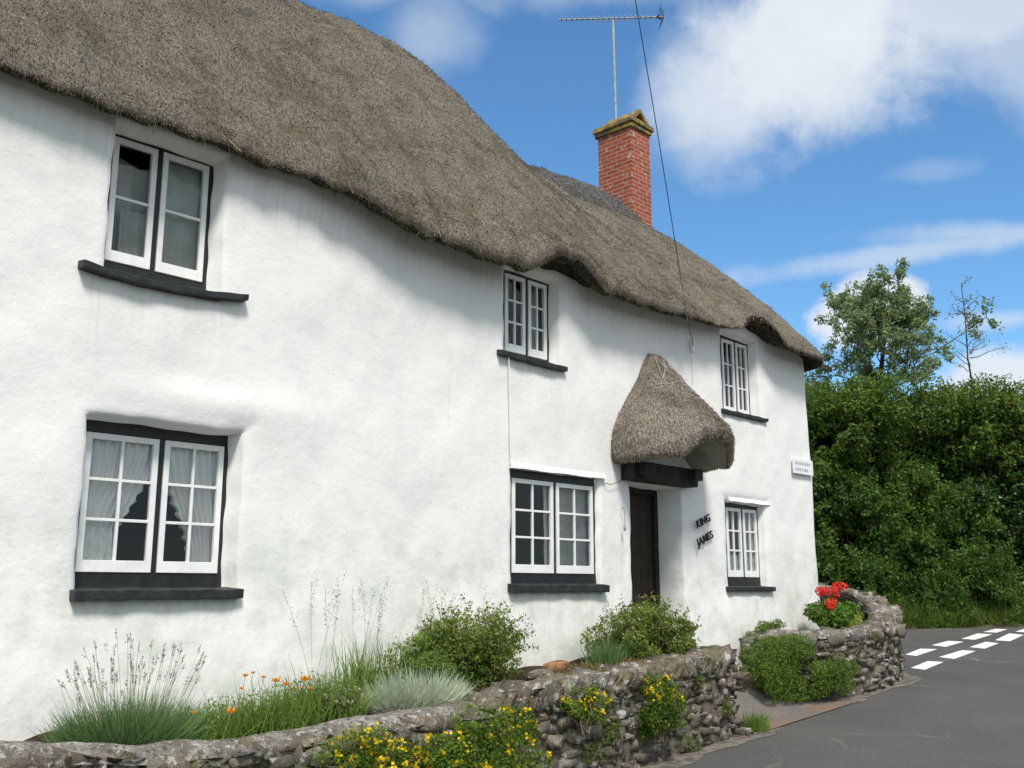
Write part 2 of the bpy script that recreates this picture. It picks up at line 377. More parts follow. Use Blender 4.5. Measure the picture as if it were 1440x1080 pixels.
L_lav = leafmat('lavender_leaf', (.060, .125, .040), (.175, .285, .105), trans=.25)
L_stalk = leafmat('dry_stalk', (.20, .21, .12), (.40, .39, .25), trans=.1)
L_lavfl = leafmat('lavender_spike', (.12, .12, .12), (.26, .24, .25), trans=.1)
L_fresh = leafmat('fresh_leaf', (.060, .12, .016), (.23, .33, .065), trans=.35)
L_silver = leafmat('silver_leaf', (.30, .36, .25), (.62, .68, .52), trans=.3)
L_shrub = leafmat('shrub_leaf', (.040, .080, .014), (.185, .250, .045), ((.20, .085, .04), .07), trans=.3)
L_shrub2 = leafmat('shrub_leaf_light', (.050, .090, .012), (.23, .30, .055), ((.22, .10, .04), .05), trans=.3)
L_hyp = leafmat('broom_leaf', (.035, .085, .009), (.17, .26, .028), trans=.3)
L_yel = leafmat('yellow_petal', (.62, .42, .01), (.85, .66, .02), trans=.25)
L_or = leafmat('orange_petal', (.85, .24, .01), (.95, .42, .03), trans=.3)
L_red = leafmat('red_petal', (.55, .015, .012), (.85, .045, .03), trans=.2)
L_white = leafmat('cream_petal', (.6, .6, .45), (.8, .8, .68), trans=.3)
L_ger = leafmat('geranium_leaf', (.05, .12, .012), (.17, .30, .04), trans=.35)
L_lime = leafmat('lime_leaf', (.22, .28, .04), (.45, .50, .10), trans=.35)
L_bush = leafmat('gate_bush_leaf', (.045, .095, .010), (.16, .25, .030), trans=.28)
L_hedge = leafmat('hedge_leaf', (.020, .058, .009), (.115, .205, .028), ((.17, .12, .025), .05), trans=.28, patch=1.1)
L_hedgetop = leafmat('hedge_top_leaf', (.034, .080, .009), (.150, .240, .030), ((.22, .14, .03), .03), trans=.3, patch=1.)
L_hedge2 = leafmat('elder_leaf', (.022, .058, .010), (.130, .235, .038), trans=.3, patch=1.4)
L_ivy = leafmat('ivy_leaf', (.014, .036, .008), (.065, .115, .022), trans=.15, patch=1.5, rough=.35)
L_tree = leafmat('tree_leaf', (.080, .130, .050), (.28, .37, .17), trans=.32, patch=.9)
L_grass = leafmat('verge_grass', (.040, .09, .012), (.155, .25, .035), ((.22, .17, .07), .12), trans=.3)
L_sedum = leafmat('sedum', (.13, .10, .04), (.28, .17, .07), ((.12, .17, .04), .3), trans=.2)
M_bark = simple('bark', (.085, .07, .052), .95, .4, 9, .1, bs=.9, bd=.02)
M_twig = simple('twig', (.14, .12, .09), .9, .3, 20, .1, bs=0)
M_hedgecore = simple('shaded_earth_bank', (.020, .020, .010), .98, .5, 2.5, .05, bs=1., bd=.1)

# ------------------------------------------------------------------ ground and road
def rz(x, y=0):
    x = np.asarray(x, float)
    return np.where(x < 13.7, .5 + .06*(x-9.4), .758 + .035*(np.minimum(x, 60)-13.7))
def sheet(name, xs, ys, zf, mat, kind='structure', mask=None):
    X, Y = np.meshgrid(xs, ys, indexing='ij'); Z = zf(X, Y); V = np.stack([X, Y, Z], -1).reshape(-1, 3)
    nx, ny = len(xs), len(ys); I = np.arange(nx*ny).reshape(nx, ny)
    F = np.stack([I[:-1, :-1], I[1:, :-1], I[1:, 1:], I[:-1, 1:]], -1).reshape(-1, 4)
    if mask is not None:
        c = V[F].mean(1); F = F[mask(c[:, 0], c[:, 1])]
    o = mesh_obj(name, V, F, mat, smooth=True); tag(o, kind=kind); return o
sheet('ground', np.concatenate([np.linspace(-900, -20, 30), np.linspace(-15, 60, 60), np.linspace(80, 1500, 30)]),
      np.concatenate([np.linspace(-900, -30, 20), np.linspace(-25, 40, 40), np.linspace(60, 1500, 20)]),
      lambda X, Y: np.maximum(rz(X), -1.2) - .03 + 0*Y, M_ground)
def edge_s(x, y): return x*math.cos(TH) + (y+7)*math.sin(TH)      # distance along the viewing street
sheet('road', np.linspace(-14, 40, 217), np.linspace(-26, 26, 209), lambda X, Y: rz(X) + .0, M_road,
      mask=lambda x, y: (edge_s(x, y) < 23.1 + .25*np.sin(x*.9)) & ~((x < 14.2) & (y > -.75)))
# gutter strip of pale grit where tarmac meets the walls
xs = np.linspace(-6, 15.4, 160); V = []; F = []
def gy(x): return interp(x, [-6, 7, 9.4, 10.2, 11.2, 12.1, 14.0, 14.9, 15.4], [-1.46, -1.42, -1.33, -1.2, -1.12, -1.22, -1.14, -.55, .4])
for i, x in enumerate(xs):
    wv = .05*math.sin(x*3.1) + .03*math.sin(x*8.3)
    V += [(x, gy(x) + .25, rz(x) + .008), (x, gy(x) - .10 + wv, rz(x) + .005)]
    if i: F.append((2*i-2, 2*i-1, 2*i+1, 2*i))
tag(mesh_obj('gutter', V, F, M_gutter), kind='structure')
quads = [[(15.28,-0.55),(15.14,-0.82),(16.33,-0.64),(16.36,-0.38)],[(17.04,-0.29),(16.85,-0.61),(18.31,-0.43),(18.38,-0.17)],
 [(19.0,-0.08),(18.83,-0.4),(20.02,-0.25),(20.23,0.06)],[(20.63,0.03),(20.53,-0.28),(22.15,-0.03),(22.42,0.34)],
 [(17.19,0.33),(17.03,0.08),(18.37,0.25),(18.34,0.54)],[(19.09,0.63),(18.87,0.29),(20.06,0.4),(20.15,0.73)],
 [(20.7,0.68),(20.58,0.38),(22.03,0.54),(22.17,0.88)],[(22.6,0.92),(22.5,0.62),(23.5,0.72),(23.6,1.0)],
 [(22.9,.38),(22.8,.08),(24.0,.2),(24.1,.5)]]
mb = MB()
for q in quads: mb.add([(x, y, float(rz(x)) + .005) for x, y in q], [(0, 1, 2, 3)])
tag(mb.build('road_marking', M_dash), kind='structure')
# trodden earth and brick path through the gateway up to the door
sheet('path', np.linspace(9.3, 11.9, 40), np.linspace(-1.32, 0.1, 30),
      lambda X, Y: rz(X) + .012 + .35*sstep(Y, -1.1, -.1) + .012*np.sin(X*9+Y*13)*sstep(Y, -1.15, -.8), M_path)

# ------------------------------------------------------------------ the cottage
cottage = thing('cottage', 'long white limewashed cottage under a thick thatched roof with black window surrounds', 'house', (7, 2, 1))
# openings: x0, x1, z0, z1, recess
WIN = {      # frame x, frame z, recess, left edge of the opening on the wall face
 'A': dict(x=(3.015, 3.884), z=(4.25, 5.50), rec=.22, l=2.92), 'B': dict(x=(2.995, 4.169), z=(1.97, 3.215), rec=.215, l=2.905),
 'C': dict(x=(7.285, 8.007), z=(4.36, 5.35), rec=.16, l=7.12), 'D': dict(x=(7.29, 8.638), z=(2.0, 3.175), rec=.06, l=7.228),
 'E': dict(x=(11.50, 12.211), z=(4.28, 5.39), rec=.145, l=11.26), 'F': dict(x=(11.375, 12.20), z=(1.99, 3.085), rec=.11, l=11.20)}
DOOR = dict(x=(9.23, 10.25), z=(.86, 3.20), rec=.42)
# right-hand reveals are wider than the frames: the opening starts beyond the frame and splays back to it
opens = [(d['l']+.025, d['x'][1] + .004, d['z'][0], 2+(d['z'][1]-2)*7/(7+d['rec'])+(.03 if d['z'][1] < 4 else .075), d['rec'], d['x'][0]+.02, d['x'][1]-.015, d['z'][0]+.02, d['z'][1]-.03) for d in WIN.values()]
opens.append((DOOR['x'][0], DOOR['x'][1], DOOR['z'][0], DOOR['z'][1], DOOR['rec'], DOOR['x'][0]+.01, DOOR['x'][1]-.01, DOOR['z'][0], DOOR['z'][1]-.01))
def base_lines(lo, hi, step, cuts):
    a = list(np.arange(lo, hi, step))
    a = [q for q in a if all(abs(q-c) > step*.6 for c in cuts)]
    return np.array(sorted(a + list(cuts)))
XE = 13.58; ZB = .55; ZT = 5.62
cutx = sorted(set([o[0] for o in opens] + [o[0]+.012 for o in opens] + [o[1] for o in opens] + [o[1]-.012 for o in opens]))
cutz = sorted(set(round(q, 4) for o in opens for q in (o[2], o[2]+.012, o[3], o[3]-.012)))
lx = base_lines(-1.6, XE, .028, cutx); lz = base_lines(ZB, ZT, .028, cutz)
arc = np.linspace(0, math.pi/2, 9)[1:]; side = np.arange(.2, 5.0, .06)
px = np.concatenate([lx, XE + .14*np.sin(arc), np.full(len(side), XE+.14)])
py = np.concatenate([np.zeros(len(lx)), .14*(1-np.cos(arc)), side])
nx_ = np.concatenate([np.zeros(len(lx)), np.sin(arc), np.ones(len(side))]); ny_ = np.concatenate([-np.ones(len(lx)), -np.cos(arc), np.zeros(len(side))])
X = np.repeat(px[:, None], len(lz), 1); Y = np.repeat(py[:, None], len(lz), 1); Z = np.repeat(lz[None], len(px), 0)
P = np.stack([X, Y, Z], -1).reshape(-1, 3)
d = .022*fbm(P, 1.3, 3, 2) + .008*fbm(P, 5.5, 4, 2) + .0028*fbm(P, 15, 5, 2)
# lumps around the old window head
d += .03*np.exp(-((P[:, 0]-4.5)/.35)**2 - ((P[:, 2]-3.35)/.28)**2)*(P[:, 1] < .05) + .02*np.exp(-((P[:, 0]-3.9)/.7)**2 - ((P[:, 2]-3.42)/.12)**2)
d += .06*sstep(P[:, 2], 2.2, .8)                                      # slight batter
depth = np.zeros(len(P)); frontm = (P[:, 1] < .001)
keep_d = np.full(len(P), 9.)
for (x0, x1, z0, z1, rec, fx0, fx1, fz0, fz1) in opens:
    sd = np.minimum(np.minimum(P[:, 0]-x0, x1-P[:, 0]), np.minimum(P[:, 2]-z0, z1-P[:, 2]))
    near = frontm & (sd > -.12)
    ins = frontm & (sd > .006)
    d = np.where(near, d*sstep(-sd, -.02, .14)*.8 + d*.2, d)
    depth = np.where(ins, rec + .02 + (.08 if rec > .4 else 0), depth)
    fsd = np.minimum(np.minimum(P[:, 0]-fx0, fx1-P[:, 0]), np.minimum(P[:, 2]-fz0, fz1-P[:, 2]))
    depth = np.where(near & ~ins, depth + .022*np.exp(-(np.maximum(-sd, 0)/.022)), depth)
    keep_d = np.where(ins, np.minimum(keep_d, -fsd), keep_d)
NX = np.repeat(nx_[:, None], len(lz), 1).ravel(); NY = np.repeat(ny_[:, None], len(lz), 1).ravel()
d = np.where(depth > .03, 0, d)
V = P.copy(); V[:, 0] += NX*d; V[:, 1] += NY*d + depth
wob = .005*np.sin(P[:, 2]*7.3) + .004*np.sin(P[:, 2]*19+1); V[:, 0] += np.where(frontm & (P[:, 0] > 2), wob, 0)
V[:, 2] += np.where(frontm, .006*np.sin(P[:, 0]*6.1) + .003*np.sin(P[:, 0]*17), 0)
V[:, 0] += np.where(NX > .5, .05*sstep(P[:, 2], 3.5, 1.0) - .03*sstep(P[:, 2], 4.2, 5.4), 0)
I = np.arange(len(P)).reshape(len(px), len(lz))
F = np.stack([I[:-1, :-1], I[1:, :-1], I[1:, 1:], I[:-1, 1:]], -1).reshape(-1, 4)
cut = (keep_d[F] < 0).all(1)
F = F[~cut]
fw_ = mesh_obj('front_wall', V, F, M_wall, cottage, smooth=False)
stn = np.zeros(len(P)); sx_ = P[:, 0]; sz_ = P[:, 2]
runs = np.clip(.5 + .5*np.sin(sx_*61+np.sin(sx_*13)*3)*np.sin(sx_*23+1) + .25*np.sin(sx_*140), 0, 1)
for (a_, b_, zz_, l_) in ((2.76, 4.10, 4.25, .30), (2.9, 4.2, 1.91, .22), (7.03, 8.07, 4.33, .30), (7.19, 8.71, 1.95, .25), (11.2, 12.33, 4.26, .30), (11.13, 12.28, 1.95, .22)):
    inx = sstep(sx_, a_-.02, a_+.06)*(1-sstep(sx_, b_-.06, b_+.02)); dz_ = zz_ - sz_
    stn += inx*(dz_ > -.02)*(.55*np.exp(-np.maximum(dz_, 0)/.05) + .30*runs*np.exp(-np.maximum(dz_, 0)/l_))
stn += .55*sstep(-sz_, -1.75, -1.2)*np.clip(.35+.9*fbm(P, 4.5, 71, 3), 0, 1) + .28*sstep(sz_, 4.7, 5.3)*runs
atr = fw_.data.attributes.new('stain', 'FLOAT', 'POINT'); atr.data.foreach_set('value', np.clip(stn, 0, .8).astype(np.float32))
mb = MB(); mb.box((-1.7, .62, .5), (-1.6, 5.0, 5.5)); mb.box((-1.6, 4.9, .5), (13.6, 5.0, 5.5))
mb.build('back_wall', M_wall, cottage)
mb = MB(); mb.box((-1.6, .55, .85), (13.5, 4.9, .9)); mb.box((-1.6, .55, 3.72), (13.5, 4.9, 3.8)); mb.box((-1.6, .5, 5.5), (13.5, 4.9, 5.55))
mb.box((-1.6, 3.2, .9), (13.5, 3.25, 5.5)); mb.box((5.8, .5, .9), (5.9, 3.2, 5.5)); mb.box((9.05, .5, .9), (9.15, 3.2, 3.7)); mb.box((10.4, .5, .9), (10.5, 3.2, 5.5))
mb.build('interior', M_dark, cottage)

# ---- windows
def add_window(key, cols, rows, splitx, bottom=.12, top=.09, sl=None, sill_kind='wood', sz_=None, raise_=0.):
    d = WIN[key]; x0, x1 = d['x']; z0, z1 = d['z']; y = d['rec']
    x0 -= .015; z0 -= .01; z1 += .01
    fw = .045; fl_ = .012 + .015; mb = MB()
    mb.box((x0, y, z0), (x0+fl_, y+.09, z1)); mb.box((x1-fw, y, z0), (x1+.01, y+.09, z1))
    mb.box((x0+fl_, y, z1-top), (x1-fw, y+.09, z1)); mb.box((x0+fl_, y, z0), (x1-fw, y+.09, z0+bottom))
    xm = (x0+x1)/2 + splitx; mb.box((xm-.022, y, z0+bottom), (xm+.022, y+.09, z1-top))
    wn = mb.build('window', M_black, cottage, bevel=.004)
    for (a, b_) in ((x0+fl_, xm-.022), (xm+.022, x1-fw)):
        a += .002; b_ -= .002; lo = z0+bottom+.003; hi = z1-top-.003; yy = y - .012; st = .045; br_ = .085
        s = MB()
        s.box((a, yy, lo), (a+st, yy+.045, hi)); s.box((b_-st, yy, lo), (b_, yy+.045, hi))
        s.box((a+st, yy, hi-st), (b_-st, yy+.045, hi)); s.box((a+st, yy, lo), (b_-st, yy+.045, lo+br_))
        gx0, gx1, gz0, gz1 = a+st, b_-st, lo+br_, hi-st
        for i in range(1, cols): xx = gx0+(gx1-gx0)*i/cols; s.box((xx-.011, yy+.006, gz0), (xx+.011, yy+.04, gz1))
        for j in range(1, rows):
            zz = gz0+(gz1-gz0)*j/rows
            for i in range(cols):
                u0 = gx0+(gx1-gx0)*i/cols + (.011 if i else 0); u1 = gx0+(gx1-gx0)*(i+1)/cols - (.011 if i < cols-1 else 0)
                s.box((u0, yy+.008, zz-.011), (u1, yy+.038, zz+.011))
        s.build('sash', M_white, wn, bevel=.003)
        pn = MB(); pn.add([(gx0-.01, yy+.025, gz0-.01), (gx1+.01, yy+.025, gz0-.01), (gx1+.01, yy+.025, gz1+.01), (gx0-.01, yy+.025, gz1+.01)], [(0, 1, 2, 3)])
        pn.build('pane', M_glass, wn)
    return wn
wA = add_window('A', 1, 2, -.03, bottom=.19, top=.07); wB = add_window('B', 2, 3, .02, bottom=.145, top=.11)
wC = add_window('C', 2, 3, .0, bottom=.10, top=.05); wD = add_window('D', 2, 3, .0, bottom=.15, top=.085)
wE = add_window('E', 2, 3, .0, bottom=.05, top=.05); wF = add_window('F', 2, 3, .0, bottom=.15, top=.06)
for wn, l in ((wA, 'upper two-pane casement with a grey blind inside'), (wB, 'ground floor window with draped net curtains'), (wD, 'wide ground floor window under a white lintel ledge')): wn['label'] = l
def sill(wn, x0, x1, z, th, out, rec, sag=0., mat=M_slate, zr=0.):
    n = 24; xs = np.linspace(x0, x1, n); V = []; F = []
    for i, x in enumerate(xs):
        q = i/(n-1); zz = z + zr*q - sag*4*q*(1-q) + .003*math.sin(x*23); o = -out + .006*math.sin(x*15+1)
        V += [(x, o, zz-th), (x, o-.004, zz-.004), (x, rec+.05, zz+.012), (x, rec+.05, zz-th)]
    for i in range(n-1):
        a = i*4; F += [(a, a+4, a+5, a+1), (a+1, a+5, a+6, a+2), (a+3, a+2, a+6, a+7), (a, a+3, a+7, a+4)]
    F += [(0, 1, 2, 3), (4*n-4, 4*n-1, 4*n-2, 4*n-3)]
    o = mesh_obj('sill', V, F, mat, wn)
    b = o.modifiers.new('bevel', 'BEVEL'); b.width = .006; b.segments = 2; b.limit_method = 'ANGLE'
sill(wA, 2.76, 4.10, 4.30, .055, .08, -.02, sag=.045, zr=.03)
sill(wB, 2.90, 4.20, 1.985, .075, .08, .1, zr=.005)
sill(wC, 7.03, 8.07, 4.385, .055, .06, -.02, sag=.008, zr=-.02)
sill(wD, 7.19, 8.71, 2.03, .08, .07, .0)
sill(wE, 11.2, 12.33, 4.305, .05, .06, -.02)
sill(wF, 11.13, 12.28, 2.01, .06, .07, .03)
def lip(x0, x1, z, out=.045, th=.05):
    mb = MB(); n = 12
    for i in range(n):
        a = x0+(x1-x0)*i/n; b_ = x0+(x1-x0)*(i+1)/n; k = .004*math.sin(i*1.3)
        mb.add([(a, -out, z+k), (b_, -out, z+k), (b_, .03, z), (a, .03, z), (a, -out+.01, z+th*.5), (b_, -out+.01, z+th*.5), (b_, -.015, z+th*1.3), (a, -.015, z+th*1.3)],
               [(0,3,2,1),(4,5,6,7),(0,1,5,4),(1,2,6,5),(2,3,7,6),(3,0,4,7)])
    return mb
lip(7.22, 8.73, 3.185).build('drip_ledge', M_white, cottage); lip(11.28, 12.32, 3.10, .035, .045).build('drip_ledge', M_white, cottage)

# curtains
def drape(wn, xa, xb, z0, z1, y, edge=None, folds=9, amp=.018, mat=M_curtain, frill=0.):
    """cloth between xa and the moving edge(z01) -> fraction 0..1 towards xb"""
    nu, nv = 60, 40; V = []; F = []
    for j in range(nv+1):
        q = j/nv; z = z0+(z1-z0)*q; f = edge(q) if edge else 1.
        for i in range(nu+1):
            p_ = i/nu; x = xa+(xb-xa)*f*p_
            if frill and p_ > .93: x += (xb-xa)*frill*math.sin(q*75)*(p_-.93)/.07
            V.append((x, y + amp*math.sin(p_*folds*6.28+q*1.5) + .004*math.sin(q*20+p_*9), z))
    for j in range(nv):
        for i in range(nu): a = j*(nu+1)+i; F.append((a, a+1, a+nu+2, a+nu+1))
    mesh_obj('curtain', V, F, mat, wn, smooth=True)
bz0, bz1 = 2.10, 3.12
drape(wB, 3.00, 3.62, bz0, bz1, .272, lambda q: .42+.58*sstep(q, .05, .95)**1.1 if q > .0 else .45, 8, .02, frill=.03)
drape(wB, 4.20, 3.60, bz0, bz1, .272, lambda q: .52+.48*sstep(q, .1, .95) if q > .0 else .5, 9, .02, frill=.03)
drape(wB, 3.02, 3.30, bz0, bz0+.33, .262, None, 4, .02)
drape(wD, 7.96, 8.62, 2.1, 3.14, .14, None, 5, .006, M_curtain2)
drape(wD, 7.93, 7.86, 2.1, 3.14, .12, None, 2, .008, M_curtain)
drape(wA, 3.16, 3.42, 4.4, 4.90, .29, None, 3, .008, M_curtain2)
drape(wA, 3.04, 3.44, 4.4, 5.30, .38, None, 3, .01, M_curtain2)
drape(wA, 3.43, 3.86, 4.4, 5.43, .29, None, 3, .006, M_curtain2)
drape(wF, 11.38, 11.56, 2.1, 3.05, .165, None, 3, .015); drape(wF, 12.15, 11.92, 2.1, 3.05, .165, None, 4, .015)
drape(wF, 11.38, 12.15, 2.1, 2.42, .155, None, 9, .012)
drape(wC, 7.3, 7.48, 4.5, 5.3, .27, None, 3, .012, M_curtain2); drape(wC, 8.0, 7.72, 4.5, 5.3, .27, None, 4, .012, M_curtain2)
drape(wE, 12.2, 11.95, 4.4, 5.3, .27, None, 4, .012, M_curtain2)

# ---- door
dr = MB()
for i in range(6):
    a = 9.25 + i*.165; dr.box((a, .40, .9), (a+.162, .44, 3.18))
door = dr.build('door', M_door, cottage, bevel=.006)
mb = MB(); mb.box((9.24, .36, .9), (9.31, .46, 3.2)); mb.box((10.16, .36, .9), (10.24, .46, 3.2)); mb.box((9.31, .36, 3.12), (10.16, .46, 3.2)); mb.build('door_frame', M_beam, door, bevel=.005)
mb = MB(); mb.tube([(10.06, .385, 1.95), (10.06, .34, 1.95), (10.06, .33, 1.96)], [.012, .014, .028]); mb.build('door_knob', M_darkmetal, door, smooth=True)
mb = MB(); mb.box((9.2, -.25, .62), (10.3, .5, .96)); mb.build('door_step', M_slate, cottage, bevel=.02)
lt = MB(); lt.box((9.06, -.17, 3.205), (10.36, .12, 3.42), .006); lt.box((9.14, -.30, 3.26), (9.30, -.17, 3.40), .004); lt.box((10.12, -.30, 3.26), (10.28, -.17, 3.40), .004)
lt.build('lintel', M_beam, cottage, bevel=.012)

# ---- thatch: straw stubs scattered over any grid surface
def straws(V, F, N, count, L=(.03, .085), W=(.003, .007), out=.5, down=None, rootin=.008, msk=None, wild=.38):
    q = V[F]; area = np.linalg.norm(np.cross(q[:, 2]-q[:, 0], q[:, 3]-q[:, 1]), axis=1)*.5
    if msk is not None: area = area*msk(q.mean(1))
    idx = rng.choice(len(F), count, p=area/area.sum()); a = rng.random((count, 1)); b = rng.random((count, 1)); q = q[idx]
    P = (q[:, 0]*(1-a)+q[:, 1]*a)*(1-b) + (q[:, 3]*(1-a)+q[:, 2]*a)*b
    n = N[idx]; dn = q[:, 0]-q[:, 3] if down is None else np.broadcast_to(down, P.shape)
    dn = unit(dn - n*(dn*n).sum(1, keepdims=True))
    D = unit(n*out*rng.uniform(.3, 1.6, (count, 1)) + dn + rng.normal(0, wild, (count, 3)))
    Ls = rng.uniform(*L, count); Ws = rng.uniform(*W, count)
    P = P - n*rootin; s = unit(np.cross(D, n + rng.normal(0, .5, (count, 3))))*(Ws*.5)[:, None]; e = P + D*Ls[:, None]
    VV = np.stack([P-s, P+s, e+s*.7, e-s*.7], 1).reshape(-1, 3)
    return VV, np.arange(4*count).reshape(count, 4)
def two_mats(o, nbody, m):
    o.data.materials.append(m); k = np.ones(len(o.data.polygons), np.int32); k[:nbody] = 0
    o.data.materials[0], o.data.materials[1] = m, o.data.materials[0]; o.data.polygons.foreach_set('material_index', k); return o
def normals(V, F):
    q = V[F]; return unit(np.cross(q[:, 2]-q[:, 0], q[:, 3]-q[:, 1]))
def grid_faces(nu, nv, flip=False):
    I = np.arange(nu*nv).reshape(nu, nv); F = np.stack([I[:-1, :-1], I[1:, :-1], I[1:, 1:], I[:-1, 1:]], -1).reshape(-1, 4)
    return F[:, ::-1] if flip else F

RE = 12.25; RY = 2.6
def ridge_z(x): return interp(x, [-3, 5.9, 6.8, 7.5, 8.1, 8.5, 8.9, 9.4, 9.9, 10.6, 11.6, 12.3], [9.0, 9.08, 9.16, 9.17, 9.05, 8.84, 8.60, 8.34, 8.18, 8.09, 8.12, 8.14])
def smooth_arr(a, k):
    w_ = np.hanning(2*k+1); w_ /= w_.sum(); return np.convolve(np.pad(a, k, 'edge'), w_, 'valid')
# eave path in plan
exf = np.arange(-2.2, 13.35, .045); cr = .62
arc = np.linspace(0, math.pi/2, 20)[1:]
EX = np.concatenate([exf, 13.35+cr*np.sin(arc), np.full(60, 13.35+cr), 13.35+cr*np.cos(arc), np.arange(13.3, -2.2, -.12)])
EY = np.concatenate([interp(exf, [0, 4, 6.2], [-.20, -.21, -.35]), -.35+cr*(1-np.cos(arc)), np.linspace(.33, 4.9, 60), 4.9+cr*np.sin(arc), np.full(len(np.arange(13.3, -2.2, -.12)), 5.52)])
nE = len(EX); nf = len(exf)
RX = np.minimum(EX, RE); RX[nf-30:nf+80] = smooth_arr(RX, 14)[nf-30:nf+80]
RYs = np.full(nE, RY); RZ = ridge_z(RX)
ONX = np.concatenate([np.zeros(nf), np.sin(arc), np.ones(60), np.cos(arc), np.zeros(nE-nf-60-2*len(arc))])
ONY = np.concatenate([-np.ones(nf), -np.cos(arc), np.zeros(60), np.sin(arc), np.ones(nE-nf-60-2*len(arc))])
isf = (EY < 0) & (np.arange(nE) < nf+8)
EZ_ = 5.27 + np.where(isf, interp(EX, [0, 2, 4.6, 5.1, 5.6, 6.6, 7.05, 8.2, 9.6, 10.6, 11.2, 12.5, 13.3], [.20, .18, .15, .10, -.02, -.09, -.06, -.03, -.03, -.02, .02, .02, .0]), 0)
def archf(x, c, wd, hgt): return hgt*np.exp(-(np.abs((x-c)/wd))**3.2)
ARCH = np.where(isf, archf(EX, 7.76, .46, .26) + archf(EX, 11.84, .44, .25), 0)
EZ_ = EZ_ + .016*np.sin(EX*7.1) * np.sin(EX*3.3+1) + .010*np.sin(EX*19+2) + rng.normal(0, .006, nE)
# section: list of (outward offset, dz) for lip then the slope
sec_lip = [(-.43, .17), (-.30, .13), (-.18, .07), (-.06, .01), (-.005, .012), (.015, .04), (.008, .075), (-.015, .12)]
nsl = 46; rows = []
for (o, dz) in sec_lip:
    k = {-.43: .12, -.30: .35, -.18: .75}.get(o, 1.)
    rows.append(np.stack([EX+ONX*o, EY+ONY*o, EZ_+dz + ARCH*k*(1.0 if dz < .2 else .8)], -1))
top = rows[-1]
for j in range(1, nsl+1):
    s = j/nsl
    g = 1-(1-s)**1.22; g = g*(1-.0*s)
    q = top*(1-s); xy = top[:, :2]*(1-s) + np.stack([RX, RYs], -1)*s
    z = EZ_+.12 + (RZ-EZ_-.12)*g + ARCH*.8*np.exp(-(s*9)**1.2) + .08*math.sin(math.pi*min(1, s*1.15))*(1-s)
    if s > .93: z = z - (RZ-EZ_)*.10*((s-.93)/.07)**2*.35
    rows.append(np.concatenate([xy, z[:, None]], 1))
G = np.stack(rows, 1); nv_ = G.shape[1]
V = G.reshape(-1, 3); F = grid_faces(nE, nv_)
# lumpy surface
nrm = np.zeros_like(V); fn = normals(V, F)
for k in range(4): np.add.at(nrm, F[:, k], fn)
nrm = unit(nrm)
vidx = np.tile(np.arange(nv_), nE); am = np.where(vidx < 3, .3, 1.)
V = V + nrm*((.045*fbm(V, 1.3, 11, 2) + .018*fbm(V, 5, 12, 2) + .008*fbm(V, 17, 13, 2))*am)[:, None]
# worn hollow with pale straw showing, left of the middle upstairs window
hol = np.exp(-((V[:, 0]-6.25)/.10)**2 - ((V[:, 2]-5.62)/.07)**2)*(V[:, 1] < 1); V -= nrm*(hol*.10)[:, None]
fn = normals(V, F)
vis = lambda c: ((c[:, 1] < 3.4) & (c[:, 0] > .8)).astype(float)*np.where(c[:, 1] < -.2, 1.6, 1.)*interp(c[:, 0], [1, 5, 9, 14], [1.6, 1.3, .9, .75]) + 1e-4
SV, SF = straws(V, F, fn, 380000, (.010, .034), (.0030, .0065), .6, msk=vis, wild=.75)
CV, CF = straws(V, F, fn, 50000, (.04, .11), (.0025, .005), .06, msk=lambda c: vis(c)*(c[:, 2] > 5.55), wild=.28, rootin=.003)
lipm = lambda c: ((c[:, 1] < -.14) & (c[:, 2] < 5.75)).astype(float) + ((c[:, 0] > 13.75) & (c[:, 2] < 5.6) & (c[:, 1] < 3)).astype(float) + 1e-6
LV, LF = straws(V, F, fn, 42000, (.010, .036), (.003, .006), .6, msk=lipm)
KV, KF = straws(V, F, fn, 900, (.08, .28), (.004, .008), .10, msk=lambda c: ((c[:, 0] < 6.5) & (c[:, 1] < 2)).astype(float)+1e-6)
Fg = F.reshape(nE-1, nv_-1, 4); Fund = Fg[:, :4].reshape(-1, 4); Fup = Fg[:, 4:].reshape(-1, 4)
roof = mesh_obj('thatched_roof', *join((V, Fup), (SV, SF), (LV, LF), (KV, KF), (CV, CF)), M_thatch, cottage); two_mats(roof, len(Fup), M_thatch_body)
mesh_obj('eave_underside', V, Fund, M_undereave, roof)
# older grey ridge capping over the lower, right-hand part of the ridge
cx_ = np.arange(9.75, 12.62, .05); prof = [(-.62, -.66), (-.58, -.56), (-.42, -.36), (-.25, -.16), (-.12, -.02), (0, .03), (.12, -.02), (.25, -.16), (.42, -.36), (.58, -.56)]
V = np.array([(x, RY+a, ridge_z(min(x, 12.3)) + .15 - .22*(1-sstep(x, 9.7, 10.6)) + b_*.95 - .45*max(0, x-12.3)) for x in cx_ for a, b_ in prof]); 
V += .02*rng.normal(size=V.shape)*np.array([.2, .5, 1]); V[:, 2] += .03*fbm(V, 4, 21, 2)
F = grid_faces(len(cx_), len(prof)); fn = normals(V, F)
SV, SF = straws(V, F, -fn*np.sign(fn[:, 2:3])*-1, 16000, (.015, .05), (.004, .007), .6)
two_mats(mesh_obj('ridge_cap', *join((V, F), (SV, SF)), M_ridge, roof), len(F), M_ridge_body)

